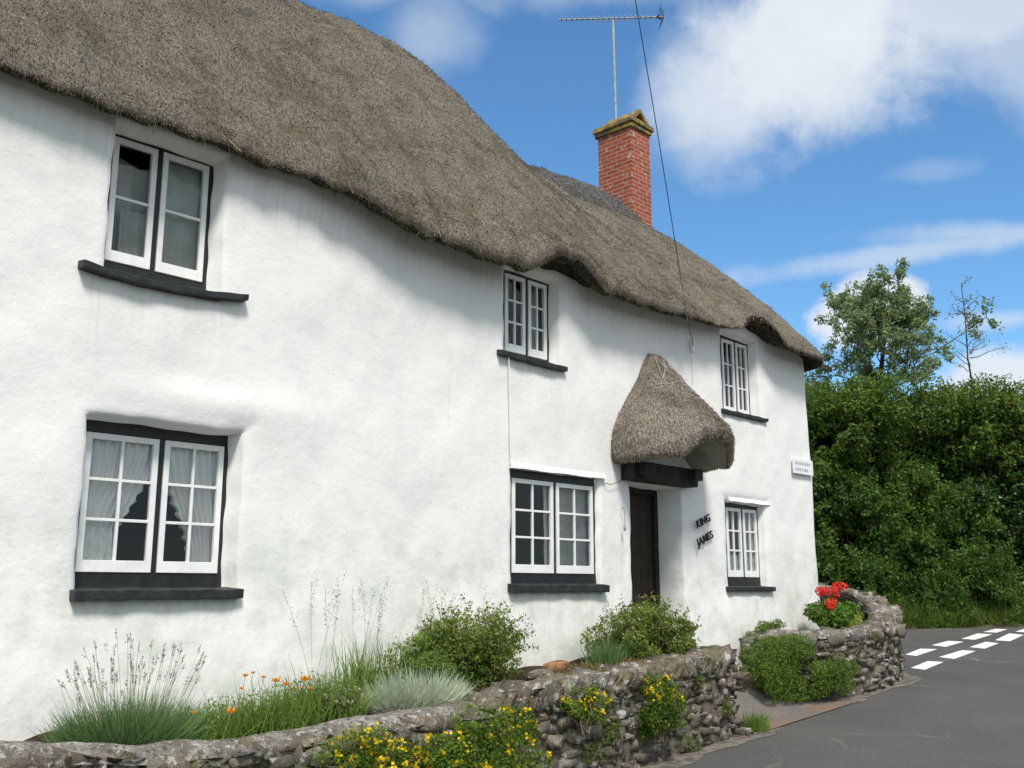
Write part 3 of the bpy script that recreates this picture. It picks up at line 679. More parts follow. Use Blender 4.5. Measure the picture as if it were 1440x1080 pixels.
# ---- thatched door hood
HX, HZ = 9.76, 3.45; HA, HB = .87, .82
nu, nvv = 90, 46; ph = np.linspace(0, math.pi, nu)
ce, se = np.cos(ph), np.sin(ph); e_ = .62
PXh = -np.sign(ce)*np.abs(ce)**e_; PYh = -np.abs(se)**e_
archh = .27*np.exp(-(np.abs((ph-math.pi*.55)/.46))**3)
wl = [0, .1, .25, .4, .55, .7, .85, 1.]; sc_ = [1, 1.02, .96, .82, .64, .45, .29, .13]
rows = []
APX = 9.74; HT = 4.78
def ring(s, z, a=1.): 
    return np.stack([HX+(APX-HX)*np.clip((z-HZ)/(HT-HZ), 0, 1)*1. + PXh*HA*s, .03 + PYh*HB*s, np.broadcast_to(z, (nu,)) + archh*a], -1)
for s, dz in ((.30, .34), (.50, .24), (.68, .13), (.80, .03), (.88, -.04), (.95, -.04), (1.0, .02)):
    rows.append(ring(s, HZ+dz, 1.0 if dz < .2 else .6))
inner_n = 4
for j in range(1, nvv):
    q = j/(nvv-1); rows.append(ring(np.interp(q, wl, sc_), HZ+.02+(HT-HZ-.02)*q, max(0, 1-q*2.6)))
G = np.stack(rows, 1); V = G.reshape(-1, 3); F = grid_faces(nu, len(rows), False)
nrm = np.zeros_like(V); fn = normals(V, F)
cen = V[F].mean(1) - np.array([HX, .1, HZ+.3]); 
if (fn*cen).sum() < 0: F = F[:, ::-1]; fn = -fn
for k in range(4): np.add.at(nrm, F[:, k], fn)
nrm = unit(nrm); V = V + nrm*(.025*fbm(V, 4, 31, 2) + .012*fbm(V, 13, 32, 2))[:, None]; V[:, 1] = np.minimum(V[:, 1], .04)
fn = normals(V, F); c_ = V[F].mean(1)
FI = F.reshape(nu-1, len(rows)-1, 4); Fin = FI[:, :inner_n].reshape(-1, 4); Fout = FI[:, inner_n:].reshape(-1, 4)
dn3 = np.array([0, -.25, -1.])
no = normals(V, Fout)
SV, SF = straws(V, Fout, no, 75000, (.012, .040), (.003, .006), .22, down=dn3, wild=.55)
S2, F2 = straws(V, Fout, no, 500, (.03, .08), (.003, .005), .5, down=dn3, msk=lambda c: ((c[:, 2] > 4.0)).astype(float)+.15)
hood = mesh_obj('door_hood', *join((V, Fout), (SV, SF), (S2, F2)), M_hood, cottage); two_mats(hood, len(Fout), M_hood_body)
mesh_obj('hood_underside', V, Fin, M_under, hood, smooth=True)
# hazel rods / netting over the hood
def hood_pt(f, q, off=.012):
    i = int(np.clip(f*(nu-1), 0, nu-1)); r = ring(np.interp(q, wl, sc_), HZ+.02+(HT-HZ-.02)*q, max(0, 1-q*2.6))[i]
    n_ = unit(np.array([PXh[i], PYh[i], .4])); return r + n_*off
mb = MB()
for f0, q0, f1, q1 in ((.30, .70, .62, .96), (.62, .68, .34, .95), (.25, .60, .5, .92), (.48, .60, .62, .90), (.35, .62, .30, .95), (.10, .63, .40, .66), (.40, .66, .62, .60), (.62, .60, .92, .62), (.42, .64, .50, .95), (.55, .62, .44, .9)):
    mb.tube([hood_pt(f0+(f1-f0)*k_/8, q0+(q1-q0)*k_/8, .02) for k_ in range(9)], .0045, 5)
mb.build('spar', M_net, hood)
# ---- chimney
ch = MB(); ch.box((12.86, 2.58, 6.5), (13.40, 3.30, 9.78)); chim = ch.build('chimney', M_brick, cottage)
mb = MB(); mb.box((12.82, 2.54, 9.78), (13.44, 3.34, 9.86), .006); mb.box((12.80, 2.52, 9.86), (13.46, 3.36, 9.95), .012)
mb.build('chimney_cap', M_cap, chim, bevel=.012)
V = []; F = []; n = 9
for i in range(n):
    yy = 2.56 + (3.32-2.56)*i/(n-1); jz = .012*math.sin(i*2.1)
    V += [(12.86, yy, 9.95+jz), (13.13, yy, 10.20+jz), (13.40, yy, 9.95+jz), (12.91, yy, 9.92), (13.13, yy, 10.12+jz), (13.35, yy, 9.92)]
for i in range(n-1):
    a = i*6; b_ = a+6
    F += [(a, b_, b_+1, a+1), (a+1, b_+1, b_+2, a+2), (a+3, a+4, b_+4, b_+3), (a+4, a+5, b_+5, b_+4), (a, a+3, b_+3, b_), (a+2, b_+2, b_+5, a+5)]
F += [(0, 1, 4, 3), (1, 2, 5, 4), (6*n-6, 6*n-3, 6*n-2, 6*n-5), (6*n-5, 6*n-2, 6*n-1, 6*n-4)]
mesh_obj('ridge_tile', V, F, M_cap, chim)
mb = MB(); mb.box((12.70, 2.52, 7.7), (12.86, 3.36, 8.02), .02); mb.build('flashing', M_mortar, chim, bevel=.02)

# ---- house name, in two slanting lines of separate black letters
def text_part(name, body, size, loc, rot, mat, parent, extrude=.006, cat=None):
    cu = bpy.data.curves.new(name, 'FONT'); cu.body = body; cu.size = size; cu.extrude = extrude; cu.space_character = 1.05; cu.offset = .002
    to = bpy.data.objects.new('tmp', cu); col.objects.link(to); bpy.context.view_layer.update()
    me = bpy.data.meshes.new_from_object(to.evaluated_get(bpy.context.evaluated_depsgraph_get()))
    col.objects.unlink(to); bpy.data.objects.remove(to)
    me.materials.clear(); me.materials.append(mat)
    o = bpy.data.objects.new(name, me); col.objects.link(o); o.parent = parent
    o.location = Vector(loc) - (Vector(parent.location) if parent else Vector()); o.rotation_euler = rot
    return o
text_part('name_lettering', 'KING', .135, (10.50, -.035, 2.71), (R(90), R(-20), 0), M_letter, cottage)
text_part('name_lettering', 'JAMES', .135, (10.50, -.042, 2.49), (R(90), R(-20), 0), M_letter, cottage)

# ------------------------------------------------------------------ fixtures that hang on the house
sg = thing('street_sign', 'small white street name plate high on the corner of the white wall', 'sign', (13.25, -.04, 3.70))
mb = MB(); mb.box((12.98, -.055, 3.60), (13.56, -.035, 3.82)); mb.build('plate', M_sign, sg, bevel=.004)
for zz, ln in ((3.755, [.05, .03, .06, .04, .05, .05, .03]), (3.665, [.04, .05, .04, .03, .06, .04])):
    x = 13.03
    for l in ln: mb = MB(); mb.box((x, -.058, zz-.02), (x+l, -.054, zz+.018)); x += l+.022; mb.build('worn_letter', M_signline, sg)
bl = thing('bell_pull', 'thin pale iron bell pull hanging beside the dark doorway', 'bell pull', (9.02, -.03, 2.8))
mb = MB(); mb.tube([(9.02, -.02, 2.86), (9.02, -.05, 2.9), (9.02, -.06, 2.86), (9.02, -.055, 2.7)], .006, 6); mb.build('rod', M_metal, bl)
mb = MB(); mb.tube([(9.02, -.055, 2.7), (9.02, -.055, 2.66), (9.02, -.055, 2.62)], [.006, .018, .01], 8); mb.build('handle', M_metal, bl)
cd = MB(); cd.tube([(7.17, -.03, 4.33), (7.19, -.022, 3.9), (7.19, -.03, 3.5), (7.20, -.035, 3.27)], .006, 6); tag(cd.build('conduit', M_sign), 'thin pale conduit running down the wall between the two middle windows', 'conduit')
wy = MB(); wy.tube([(8.72, -.03, 3.14), (8.8, -.04, 3.13), (8.95, -.04, 3.17), (9.08, -.05, 3.22)], .004, 6)
tag(wy.build('bell_wire', M_darkmetal), 'short thin grey wire running from the window head to the door lintel', 'wire')

# aerial on its mast behind the chimney
an = thing('television_aerial', 'grey yagi aerial on a tall thin mast fixed to the brick chimney', 'aerial', (12.92, 3.05, 9.6))
mx, my = 13.30, 3.25
mb = MB(); mb.tube([(mx+.03, my, 9.6), (mx+.02, my, 10.6), (mx, my, 12.27)], .023, 8)
for zz in (10.6, 11.15, 11.7): mb.tube([(mx+.01, my, zz), (mx+.01, my, zz+.03)], .022, 8)
mb.build('mast', M_metal, an)
A0 = np.array([mx-.70, my+.72, 12.28]); A1 = np.array([mx+.66, my-.68, 12.34]); ax = unit(A1-A0); el = unit(np.cross(ax, [0, 0, 1]))
mb = MB(); mb.tube([A0, A1], .014, 6); mb.build('boom', M_metal, an)
for i in range(19):
    mb = MB(); c = A0 + ax*(.05+i*.098); l = .085 - i*.0008
    mb.tube([c-el*l, c+el*l], .006, 5); mb.tube([c-el*.012-np.array([0, 0, .02]), c+el*.012+np.array([0, 0, .02])], .011, 5)
    mb.build('director', M_metal, an)
mb = MB(); mb.box(A1-ax*.12-.03, A1-ax*.06+.035); mb.build('junction_box', M_darkmetal, an)
rfm = MB()
for k in (-1, 1):
    for j in range(4):
        t0 = A1 - ax*.01; dv_ = np.array([0, 0, k*.045*(j+1)]) + ax*(-.018*(j+1)); rfm.tube([t0+dv_-el*.14, t0+dv_+el*.14], .004, 5)
    rfm.tube([A1, A1+np.array([0, 0, k*.18])-ax*.072], .005, 5)
rfm.build('reflector', M_darkmetal, an)
mb = MB(); mb.tube([A0+ax*.62-np.array([0, 0, .055]), A0+ax*1.32-np.array([0, 0, .055])], .007, 5); mb.build('support_bar', M_metal, an)

# overhead telephone wire with its wall bracket
wr = thing('telephone_wire', 'dark overhead cable dropping from the sky over the thatch to the wall above the door', 'cable', (10.5, -.05, 5.0))
def at(px_, py_, dep):
    f = 1400.; P_ = math.atan(286/1400); b_ = (540-py_)/f; hor = math.cos(P_)-b_*math.sin(P_)
    u_ = (px_-720)/f/hor; v_ = (math.sin(P_)+b_*math.cos(P_))/hor
    return np.array([dep*(math.cos(TH)+u_*math.sin(TH)), -7+dep*(math.sin(TH)-u_*math.cos(TH)), EYE+dep*v_])
a = np.array([10.54, -.50, 5.20]); e2 = np.array([8.6, -4.9, 10.9])
a = at(958, 395, 12.0); mid = at(921, 165, 10.8); e2 = at(868, -150, 9.0)
pts = [a*(1-q)**2 + 2*q*(1-q)*(mid*2-.5*a-.5*e2) + e2*q*q for q in np.linspace(0, 1, 40)]
low_ = [np.array([10.54, -.06, 5.04]), at(967, 452, 11.62), at(962, 420, 11.7)]
mb = MB(); mb.tube(low_ + pts, .0055, 6); mb.build('cable', M_cable, wr)
mb = MB(); mb.box((10.50, -.07, 4.96), (10.56, -.02, 5.10)); mb.tube([(10.53, -.06, 4.98), (10.53, -.05, 4.6)], .006, 6); mb.build('bracket', M_sign, wr, bevel=.006)

# ------------------------------------------------------------------ rubble garden walls
def stone_template():
    g = np.array([(x, y, z) for x in (-1, 0, 1) for y in (-1, 0, 1) for z in (-1, 0, 1)], float)
    ids = {tuple(v): i for i, v in enumerate(g.astype(int).tolist())}; F = []
    for axis in range(3):
        o = [k for k in range(3) if k != axis]
        for sgn in (-1, 1):
            for i in (-1, 0):
                for j in (-1, 0):
                    q = []
                    for (di, dj) in ((0, 0), (1, 0), (1, 1), (0, 1)):
                        v = [0, 0, 0]; v[axis] = sgn; v[o[0]] = i+di; v[o[1]] = j+dj; q.append(ids[tuple(v)])
                    flip = (sgn > 0) == (axis == 1)
                    F.append(q[::-1] if flip else q)
    nz_ = np.abs(g).sum(1); g = g*np.where(nz_ == 3, 1.0, 1.0)[:, None]*.5
    return g, np.array(F)
ST_V, ST_F = stone_template()
def stones(C, T, N, size, tilt=0., jit=.09):
    """C centres, T along-wall unit, N outward unit, size (n,3) = along, across, up"""
    n = len(C); V = ST_V[None]*size[:, None, :]*(1 + rng.normal(0, jit*.7, (n, 27, 3)))
    V = V + rng.normal(0, jit*.8, (n, 27, 3))*size[:, None, :]
    tl = np.broadcast_to(tilt, (n,)); c, s = np.cos(tl)[:, None], np.sin(tl)[:, None]
    x = V[..., 0]*c - V[..., 2]*s; z = V[..., 0]*s + V[..., 2]*c
    W = C[:, None] + x[..., None]*T[:, None] + V[..., 1][..., None]*N[:, None] + z[..., None]*np.array([0, 0, 1.])
    F = (ST_F[None] + (np.arange(n)*27)[:, None, None]).reshape(-1, 4)
    return W.reshape(-1, 3), F
def rubble_wall(name, label, path, ztop, zbase, thick, cope='slab', seed=1, inner=True):
    path = np.array(path, float); seg = np.linalg.norm(np.diff(path, axis=0), axis=1); S = np.concatenate([[0], np.cumsum(seg)])
    L = S[-1]
    def pos(s): return np.stack([np.interp(s, S, path[:, 0]), np.interp(s, S, path[:, 1])], -1)
    def frame(s):
        a = pos(np.clip(s-.06, 0, L)); b_ = pos(np.clip(s+.06, 0, L)); t_ = unit(b_-a); n_ = np.stack([t_[:, 1], -t_[:, 0]], -1); return t_, n_   # n_ points right of travel
    th = thing(name, label, 'wall', (float(path[:, 0].mean()), float(path[:, 1].mean()), float(np.mean(zbase(path[:, 0])))))
    # core
    ss = np.linspace(.02, L-.02, int(L/.1)); p_ = pos(ss); t_, n_ = frame(ss); zt = ztop(ss); zb = zbase(p_[:, 0])-.1
    V = []; prof_ = [(thick/2-.006, 0, -.1), (thick/2-.006, 1, -.12), (0, 1, -.09), (-thick/2+.006, 1, -.12), (-thick/2+.006, 0, -.1)]
    for o, w_, dz in prof_: V.append(np.concatenate([p_+n_*o, (zb*(1-w_)+(zt+dz)*w_)[:, None]], 1))
    V = np.stack(V, 1).reshape(-1, 3); F = grid_faces(len(ss), 5).tolist(); F += [[0, 1, 2, 3, 4], [len(V)-1-k for k in range(5)]]
    mesh_obj('core', V, F, M_mortar, th)
    C, T, N, SZ, TL = [], [], [], [], []
    for sidek in ((1, -1) if inner else (1,)):
        s_lo = min(zbase(path[:, 0])) - .1; z = s_lo; H = float(np.max(ztop(ss)))
        while z < H-.1:
            h = rng.choice([.03, .04, .05, .065, .09]); s = rng.uniform(-.1, 0)
            while s < L:
                l = min(rng.uniform(.05, .22), max(.03, L-s-.03)); s0_ = s; sc = np.array([np.clip(s+l/2, 0, L)]); pp = pos(sc)[0]; tt, nn = frame(sc); top_ = float(ztop(sc)[0])
                if z + h/2 < top_-.11 and rng.random() < .93 and z + h > zbase(pp[0])-.05:
                    dd = rng.uniform(.10, .16)
                    C.append((*(pp + nn[0]*sidek*(thick/2-.055+rng.normal(0, .020))), z+h/2+.035*math.sin(s*2.3+z*5)+rng.normal(0, .008))); T.append((*tt[0], 0)); N.append((*nn[0], 0))
                    SZ.append((l*rng.uniform(.85, 1.1), dd, h*rng.uniform(.7, 1.5))); TL.append(rng.normal(0, .16))
                s += l*.97
                if s > L-.06: break
            z += h*.93
    # stones across the two ends
    for s_end, sg in ((0., -1), (L, 1)):
        tt, nn = frame(np.array([s_end])); pp = pos(np.array([s_end]))[0]; top_ = float(ztop(np.array([s_end]))[0]); z = zbase(pp[0])-.05
        while z < top_-.12:
            h = rng.uniform(.035, .09); o = -thick/2+.06
            while o < thick/2:
                l = rng.uniform(.10, .24); C.append((*(pp+tt[0]*sg*.0+nn[0]*(o+l/2-.02)), z+h/2)); T.append((*nn[0], 0)); N.append((*tt[0], 0)); SZ.append((l, rng.uniform(.12, .18), h)); TL.append(0.); o += l
            z += h*.95
    W = stones(np.array(C), np.array(T), np.array(N), np.array(SZ), np.array(TL))
    mesh_obj('rubble_face', *W, M_stone, th)
    # coping
    C, T, N, SZ, TL = [], [], [], [], []
    s = .0
    while s < L:
        slab = cope == 'slab' and s > 5.6
        wdt = rng.uniform(.035, .085) if slab else rng.uniform(.10, .26)
        sc = np.array([min(s+wdt/2, L)]); pp = pos(sc)[0]; tt, nn = frame(sc); zt = float(ztop(sc)[0])
        hh = rng.uniform(.16, .24) if slab else rng.uniform(.09, .15)
        if slab or cope == 'slab':
            C.append((*(pp+nn[0]*rng.normal(0, .012)), zt-hh*.45+rng.normal(0, .012)-(0 if slab else .05))); T.append((*tt[0], 0)); N.append((*nn[0], 0))
            SZ.append((wdt*1.15, thick*rng.uniform(.95, 1.12), hh)); TL.append(rng.normal(-.5, .12) if slab else rng.normal(-.15, .12))
        else:
            o = -thick/2
            while o < thick/2-.03:
                l = rng.uniform(.08, .2); C.append((*(pp+nn[0]*(o+l/2)), zt-.06+rng.normal(0, .012) - .05*abs((o+l/2)/(thick/2))**3)); T.append((*tt[0], 0)); N.append((*nn[0], 0))
                SZ.append((wdt*1.05, l*1.05, rng.uniform(.10, .15))); TL.append(rng.normal(0, .12)); o += l
        s += wdt*.95
    W = stones(np.array(C), np.array(T), np.array(N), np.array(SZ), np.array(TL), .11)
    mesh_obj('coping', *W, M_cope, th)
    # lime mortar bedded over the coping, broken and lichened
    nn_ = 15; ss = np.linspace(-.03, L+.03, int(L/.035)); p_ = pos(np.clip(ss, 0, L)) ; t_, n_ = frame(np.clip(ss, 0, L)); zt = ztop(ss)
    p_ = p_ + t_*(ss-np.clip(ss, 0, L))[:, None]
    rr = []
    for k in range(nn_):
        o = (k/(nn_-1)*2-1); off = o*(thick/2+.015); dz = -.035 - .10*abs(o)**3.2
        rr.append(np.concatenate([p_+n_*off, (zt+dz)[:, None]], 1))
    V = np.stack(rr, 1).reshape(-1, 3); V[:, 2] += .016*fbm(V, 4, seed+40, 2) + .012*fbm(V, 15, seed+41, 2) + .006*fbm(V, 45, seed+42, 2)
    if cope != 'slab': V[:, 2] += .048
    if cope == 'slab': V[:, 2] += np.tile(np.interp(ss, [0, 5.4, 6.4, L], [.045, .04, -.085, -.09])[:, None], (1, nn_)).ravel()
    mesh_obj('mortar_cap', V, grid_faces(len(ss), nn_, True), M_capmortar, th, smooth=True)
    return th
fx = [-1.5, 2.15, 2.99, 4.05, 4.67, 5.47, 6.47, 7.75, 9.04, 9.66, 10.05]
fz = [1.15, 1.185, 1.06, 1.04, 1.09, 1.11, 1.20, 1.255, 1.335, 1.38, 1.34]
def fpath_y(x): return interp(x, [-1.5, 2, 8.9, 9.3, 9.47], [-1.03, -1.03, -1.03, -.99, -.93])
path = [(x, float(fpath_y(x))) for x in np.linspace(0., 9.36, 60)]
Lf = 10.
rubble_wall('garden_wall', 'low rubble stone garden wall with slanted coping along the flower bed under the windows', path, lambda s: interp(np.asarray(s), np.array(fx), np.array(fz)),
            lambda x: rz(x), .34, 'slab', 1)
rp = np.array([(11.55, -.05), (11.68, -.5), (11.95, -.80), (12.4, -.93), (13.0, -.97), (13.55, -.92), (14.0, -.78), (14.4, -.5), (14.68, -.1), (14.82, .5), (14.86, 1.3), (14.86, 2.4)])
u_ = np.linspace(0, len(rp)-1, 60); rp2 = np.stack([smooth_arr(np.interp(u_, np.arange(len(rp)), rp[:, k]), 3) for k in (0, 1)], -1)
Sx = np.concatenate([[0], np.cumsum(np.linalg.norm(np.diff(rp2, axis=0), axis=1))])
rzt = np.interp(np.interp(Sx, Sx, rp2[:, 0]) , [11.5, 12.4, 13.0, 13.6, 14.0, 14.4, 14.7], [1.44, 1.47, 1.49, 1.56, 1.66, 1.82, 1.95]); rzt = np.where(rp2[:, 1] > 0, 1.95+.13*rp2[:, 1], rzt)
rubble_wall('curved_wall', 'rounded rubble stone wall curling round the house corner beside the road junction', rp2, lambda s: np.interp(np.asarray(s), Sx, rzt), lambda x: rz(x), .36, 'lump', 2)

# flower beds behind the walls
sheet('soil', np.linspace(-1.5, 9.95, 160), np.linspace(-.92, .05, 14), lambda X, Y: interp(X, fx, fz) - .06 - .16*(1-sstep(X, 2.3, 2.9)) + .02*np.sin(X*7)*np.cos(Y*9) + .05*(Y+.9), M_soil)
ins = lambda x, y: (x > 11.75) & (y > -.85) & (x < 14.75)
sheet('planting_soil', np.linspace(11.6, 14.8, 50), np.linspace(-.9, 2.3, 50), lambda X, Y: np.interp(X, [11.6, 12.4, 13.6, 14.8], [1.32, 1.36, 1.42, 1.6]) + .03*np.sin(X*6)*np.cos(Y*7), M_soil,
      mask=lambda x, y: ins(x, y) & ~((x > 14.2) & (y < -.4-.0*(x-14.2))) & ~((x < 12.1) & (y < -.6)) & ~((x < 13.5) & (y > .1)))

# ------------------------------------------------------------------ plants
def clump_points(c, r, n, clumps=26, cs=.42, seed=0, shell=.55, bottom=-.5, squash=1.):
    """points of a shrub: sub-clumps spread in an ellipsoid; returns P, N"""
    g = np.random.default_rng(seed); c = np.array(c, float); r = np.array(r, float)
    d_ = unit(g.normal(size=(clumps, 3))); d_[:, 2] = np.maximum(d_[:, 2], bottom); cc = d_*g.uniform(.1, .95, (clumps, 1))**.7
    idx = g.integers(0, clumps, n); sz = g.uniform(.6, 1.25, clumps)*cs
    d2 = unit(g.normal(size=(n, 3))); rad = g.uniform(shell, 1, (n, 1))**.5
    P = cc[idx] + d2*rad*sz[idx][:, None]
    P[:, 2] *= squash
    P = c + P*r; N = unit(d2*.8 + unit(P-c)*.5 + np.array([0, 0, .5])); return P, N
def shrub(name, label, cat, c, r, n, leaf, mat, seed, clumps=26, cs=.42, aspect=.5, twigs=14, flowers=None, group=None, zmin=None, shell=.5, stem_mat=None, sprigs=0, flat=.55):
    c = np.array(c, float); r = np.array(r, float); base = c - np.array([0, 0, r[2]*.9])
    th = thing(name, label, cat, tuple(base), group)
    P, N = clump_points(c, r, n, clumps, cs, seed, shell)
    if sprigs:
        g = np.random.default_rng(seed+5); k = sprigs; d_ = unit(g.normal(size=(k, 3))*np.array([1, 1, .6]) + np.array([0, 0, .7])); st = c + d_*r*.75
        ln = g.uniform(.25, .6, k)*r[2]; m_ = 16; tt = g.uniform(0, 1, (k, m_)); Q = (st[:, None] + d_[:, None]*(tt*ln[:, None])[..., None]).reshape(-1, 3) + g.normal(0, .012, (k*m_, 3))
        P = np.concatenate([P, Q]); N = np.concatenate([N, np.repeat(d_, m_, 0)])
    if zmin is not None: k = P[:, 2] > zmin; P, N = P[k], N[k]
    L = rng.uniform(.6, 1.3, len(P))*leaf
    mesh_obj('foliage', *leaf_mesh(P, N, L, L*aspect, .25, flat), mat, th)
    mb = MB(); g = np.random.default_rng(seed+9)
    for k in range(twigs):
        e = c + unit(g.normal(size=3)*np.array([1, 1, .4]) + np.array([0, 0, .9]))*r*g.uniform(.8, 1.1)
        mb.tube([base + g.normal(0, .03, 3)*np.array([1, 1, .3]), (base+e)/2 + g.normal(0, .03, 3), e], [.008, .005, .002], 4)
    mb.build('stem', stem_mat or M_twig, th)
    if flowers:
        fm, fn_, fs, top_only = flowers; Pf, Nf = clump_points(c, r*1.04, fn_*3, clumps, cs, seed, .9)
        k = np.where(Pf[:, 2] > c[2] + r[2]*top_only)[0][:fn_]; Pf = Pf[k]; m_ = 6
        for q in Pf[:95]:
            m_ = int(rng.integers(5, 11)); Q = q + rng.normal(0, fs*.55, (m_, 3))
            mesh_obj('seed_head' if fm is L_stalk else 'flower', *leaf_mesh(Q, unit(rng.normal(size=Q.shape)+np.array([0, -.5, .6])), fs*1.3, fs*1.1), fm, th)
    return th
def bedz(x): return float(interp(x, fx, fz)) - .05

# lavender at the left end
g = np.random.default_rng(5)
lv = thing('lavender', 'round green lavender clump with grey flower spikes, leftmost plant on the wall', 'plant', (3.1, -.55, bedz(3.1)))
n = 4200; ang = g.uniform(0, 6.28, n); rr_ = np.sqrt(g.random(n)); B = np.stack([3.12+rr_*np.cos(ang)*.40, -.60+rr_*np.sin(ang)*.22, np.full(n, bedz(3.1)-.03)], -1)
D = np.stack([np.cos(ang)*rr_*1.0, np.sin(ang)*rr_*.8, np.full(n, 1.)], -1) + g.normal(0, .26, (n, 3))
mesh_obj('foliage', *blades(B, D, g.uniform(.14, .36, n)*(1.15-.40*rr_**2), .008, g.normal(0, .13, (n, 3))), L_lav, lv)
n = 84; ang = g.uniform(0, 6.28, n); rr_ = np.sqrt(g.random(n)); B = np.stack([3.12+rr_*np.cos(ang)*.3, -.58+rr_*np.sin(ang)*.18, np.full(n, bedz(3.1)+.05)], -1)
D = unit(np.stack([np.cos(ang)*rr_*.55, np.sin(ang)*rr_*.3, np.full(n, 1.)], -1) + g.normal(0, .04, (n, 3))); Ls = g.uniform(.38, .66, n)*(1.08-.25*rr_)
bd_ = g.normal(0, .05, (n, 3)); mesh_obj('stem', *blades(B, D, Ls, .0042, bd_, tip=.7), L_stalk, lv)
tip = B + D*Ls[:, None] + bd_*Ls[:, None]; Q = np.repeat(tip, 14, 0) - np.repeat(D, 14, 0)*g.uniform(0, .06, (n*14, 1)) + g.normal(0, .003, (n*14, 3))
mesh_obj('flowers', *leaf_mesh(Q, unit(g.normal(size=Q.shape)), .014, .007), L_lavfl, lv)

# poppies
pp_ = thing('poppy_plant', 'loose feathery green plant carrying small orange poppies beside the lavender', 'plant', (4.2, -.6, bedz(4.2)))
n = 2200; X0 = g.uniform(3.5, 4.85, n); B = np.stack([X0, g.uniform(-.82, -.35, n), interp(X0, fx, fz)-.06], -1)
hgt = interp(X0, [3.5, 3.8, 4.2, 4.6, 4.85], [.18, .26, .32, .36, .30])
D = np.stack([g.normal(0, .4, n), g.normal(0, .35, n), np.full(n, 1.)], -1); mesh_obj('foliage', *blades(B, D, hgt*g.uniform(.4, 1.1, n), .009, g.normal(0, .15, (n, 3))), L_fresh, pp_)
k = 2600; idx = g.integers(0, n, k); Q = B[idx] + unit(D[idx])*(hgt[idx]*g.uniform(.2, 1., k))[:, None]
mesh_obj('leaf_sprays', *leaf_mesh(Q, unit(g.normal(size=Q.shape)+np.array([0, 0, .5])), g.uniform(.02, .045, k), .010), L_fresh, pp_)
for (qx, qy, dep, k) in ((345, 950, 6.95, .7), (371, 952, 7.1, .6), (388, 957, 7.1, .95), (429, 955, 7.4, 1.15), (325, 1000, 6.6, 1.0), (272, 1002, 6.5, .5), (356, 946, 7.0, .55), (402, 962, 7.2, .8), (418, 968, 7.2, .6), (340, 968, 6.8, .55), (436, 968, 7.35, .6)):
    c = at(qx, qy, dep); rad = .030*k; V = []; F = []
    for a_ in range(5):                                        # five cupped petals
        ph_ = a_*2*math.pi/5 + .3*k; dd = np.array([math.cos(ph_), math.sin(ph_), 0]); tt_ = np.array([-math.sin(ph_), math.cos(ph_), 0])
        b0 = len(V); V += [c-np.array([0, 0, rad*.5]), c+dd*rad*.7+tt_*rad*.62, c+dd*rad*.95+np.array([0, 0, rad*.75]), c+dd*rad*.7-tt_*rad*.62]; F.append((b0, b0+1, b0+2, b0+3))
    fl = mesh_obj('flower', np.array(V), F, L_or, pp_)
    mb = MB(); mb.tube([c-np.array([0, 0, rad*.5]), c-np.array([.012, 0, .06]), c-np.array([.005, .01, .13]), (c[0]-.03, c[1]+.02, bedz(c[0]))], .0016, 4); mb.build('flower_stalk', L_fresh, fl)

shrub('small_plant', 'low dull green plant with dry seed heads between the poppies and the silver plant', 'plant', (4.62, -.66, bedz(4.6)+.10), (.24, .16, .15), 2600, .022, L_shrub, 61, sprigs=8, flowers=(L_stalk, 60, .014, .2))
# silver santolina
sv = thing('silver_plant', 'pale silver-grey bushy plant spilling over the stone wall', 'plant', (5.5, -.65, bedz(5.5)))
n = 5200; ang = g.uniform(0, 6.28, n); rr_ = np.sqrt(g.random(n)); B = np.stack([5.45+rr_*np.cos(ang)*.44, -.68+rr_*np.sin(ang)*.20, np.full(n, bedz(5.45)-.02)], -1)
D = np.stack([np.cos(ang)*rr_*.65, np.sin(ang)*rr_*.65, np.full(n, .8)], -1) + g.normal(0, .22, (n, 3))
mesh_obj('foliage', *blades(B, D, g.uniform(.12, .30, n)*(1.15-.5*rr_**2), .011, g.normal(0, .16, (n, 3)), seg=3), L_silver, sv)

# sword-leaved clump, then shrub
ir = thing('sword_leaved_plant', 'upright clump of narrow fresh green sword leaves behind the silver plant', 'plant', (5.45, -.35, bedz(5.45)))
n = 420; X0 = np.concatenate([g.normal(5.12, .10, n//2), g.normal(5.65, .22, n-n//2)]); B = np.stack([X0, g.normal(-.35, .07, n), interp(X0, fx, fz)-.05], -1)
D = np.stack([g.normal(0, .16, n), g.normal(0, .16, n), np.full(n, 1.)], -1)
mesh_obj('foliage', *blades(B, D, g.uniform(.25, .58, n), .014, g.normal(0, .10, (n, 3)), seg=5, tip=.08), L_fresh, ir)
shrub('shrub', 'mounded leafy shrub with reddish tips between silver plant and ledged window', 'shrub', (6.35, -.40, bedz(6.4)+.28), (.66, .32, .40), 14000, .034, L_shrub2, 71, 50, .24, sprigs=190, twigs=20, flowers=(L_stalk, 60, .012, .4))
shrub('shrub', 'low loose bright green shrub directly behind the right side of the silver plant', 'shrub', (5.85, -.42, bedz(6.0)+.22), (.62, .26, .28), 11500, .030, L_fresh, 72, 34, .32, sprigs=50)
shrub('shrub', 'wide bushy shrub hiding the foot of the dark doorway', 'shrub', (8.85, -.48, bedz(8.9)+.20), (.86, .34, .36), 16000, .038, L_shrub2, 73, 50, .27, sprigs=130, twigs=26, flowers=(L_white, 26, .014, .2))
sp = thing('flowering_spike', 'single pale foxglove-like spike at the left edge of the doorway shrub', 'plant', (8.1, -.5, bedz(8.1)))
mb = MB(); mb.tube([(8.12, -.5, bedz(8.1)), (8.13, -.5, bedz(8.1)+.35), (8.11, -.5, bedz(8.1)+.62)], [.006, .005, .003], 5); mb.build('stem', L_stalk, sp)
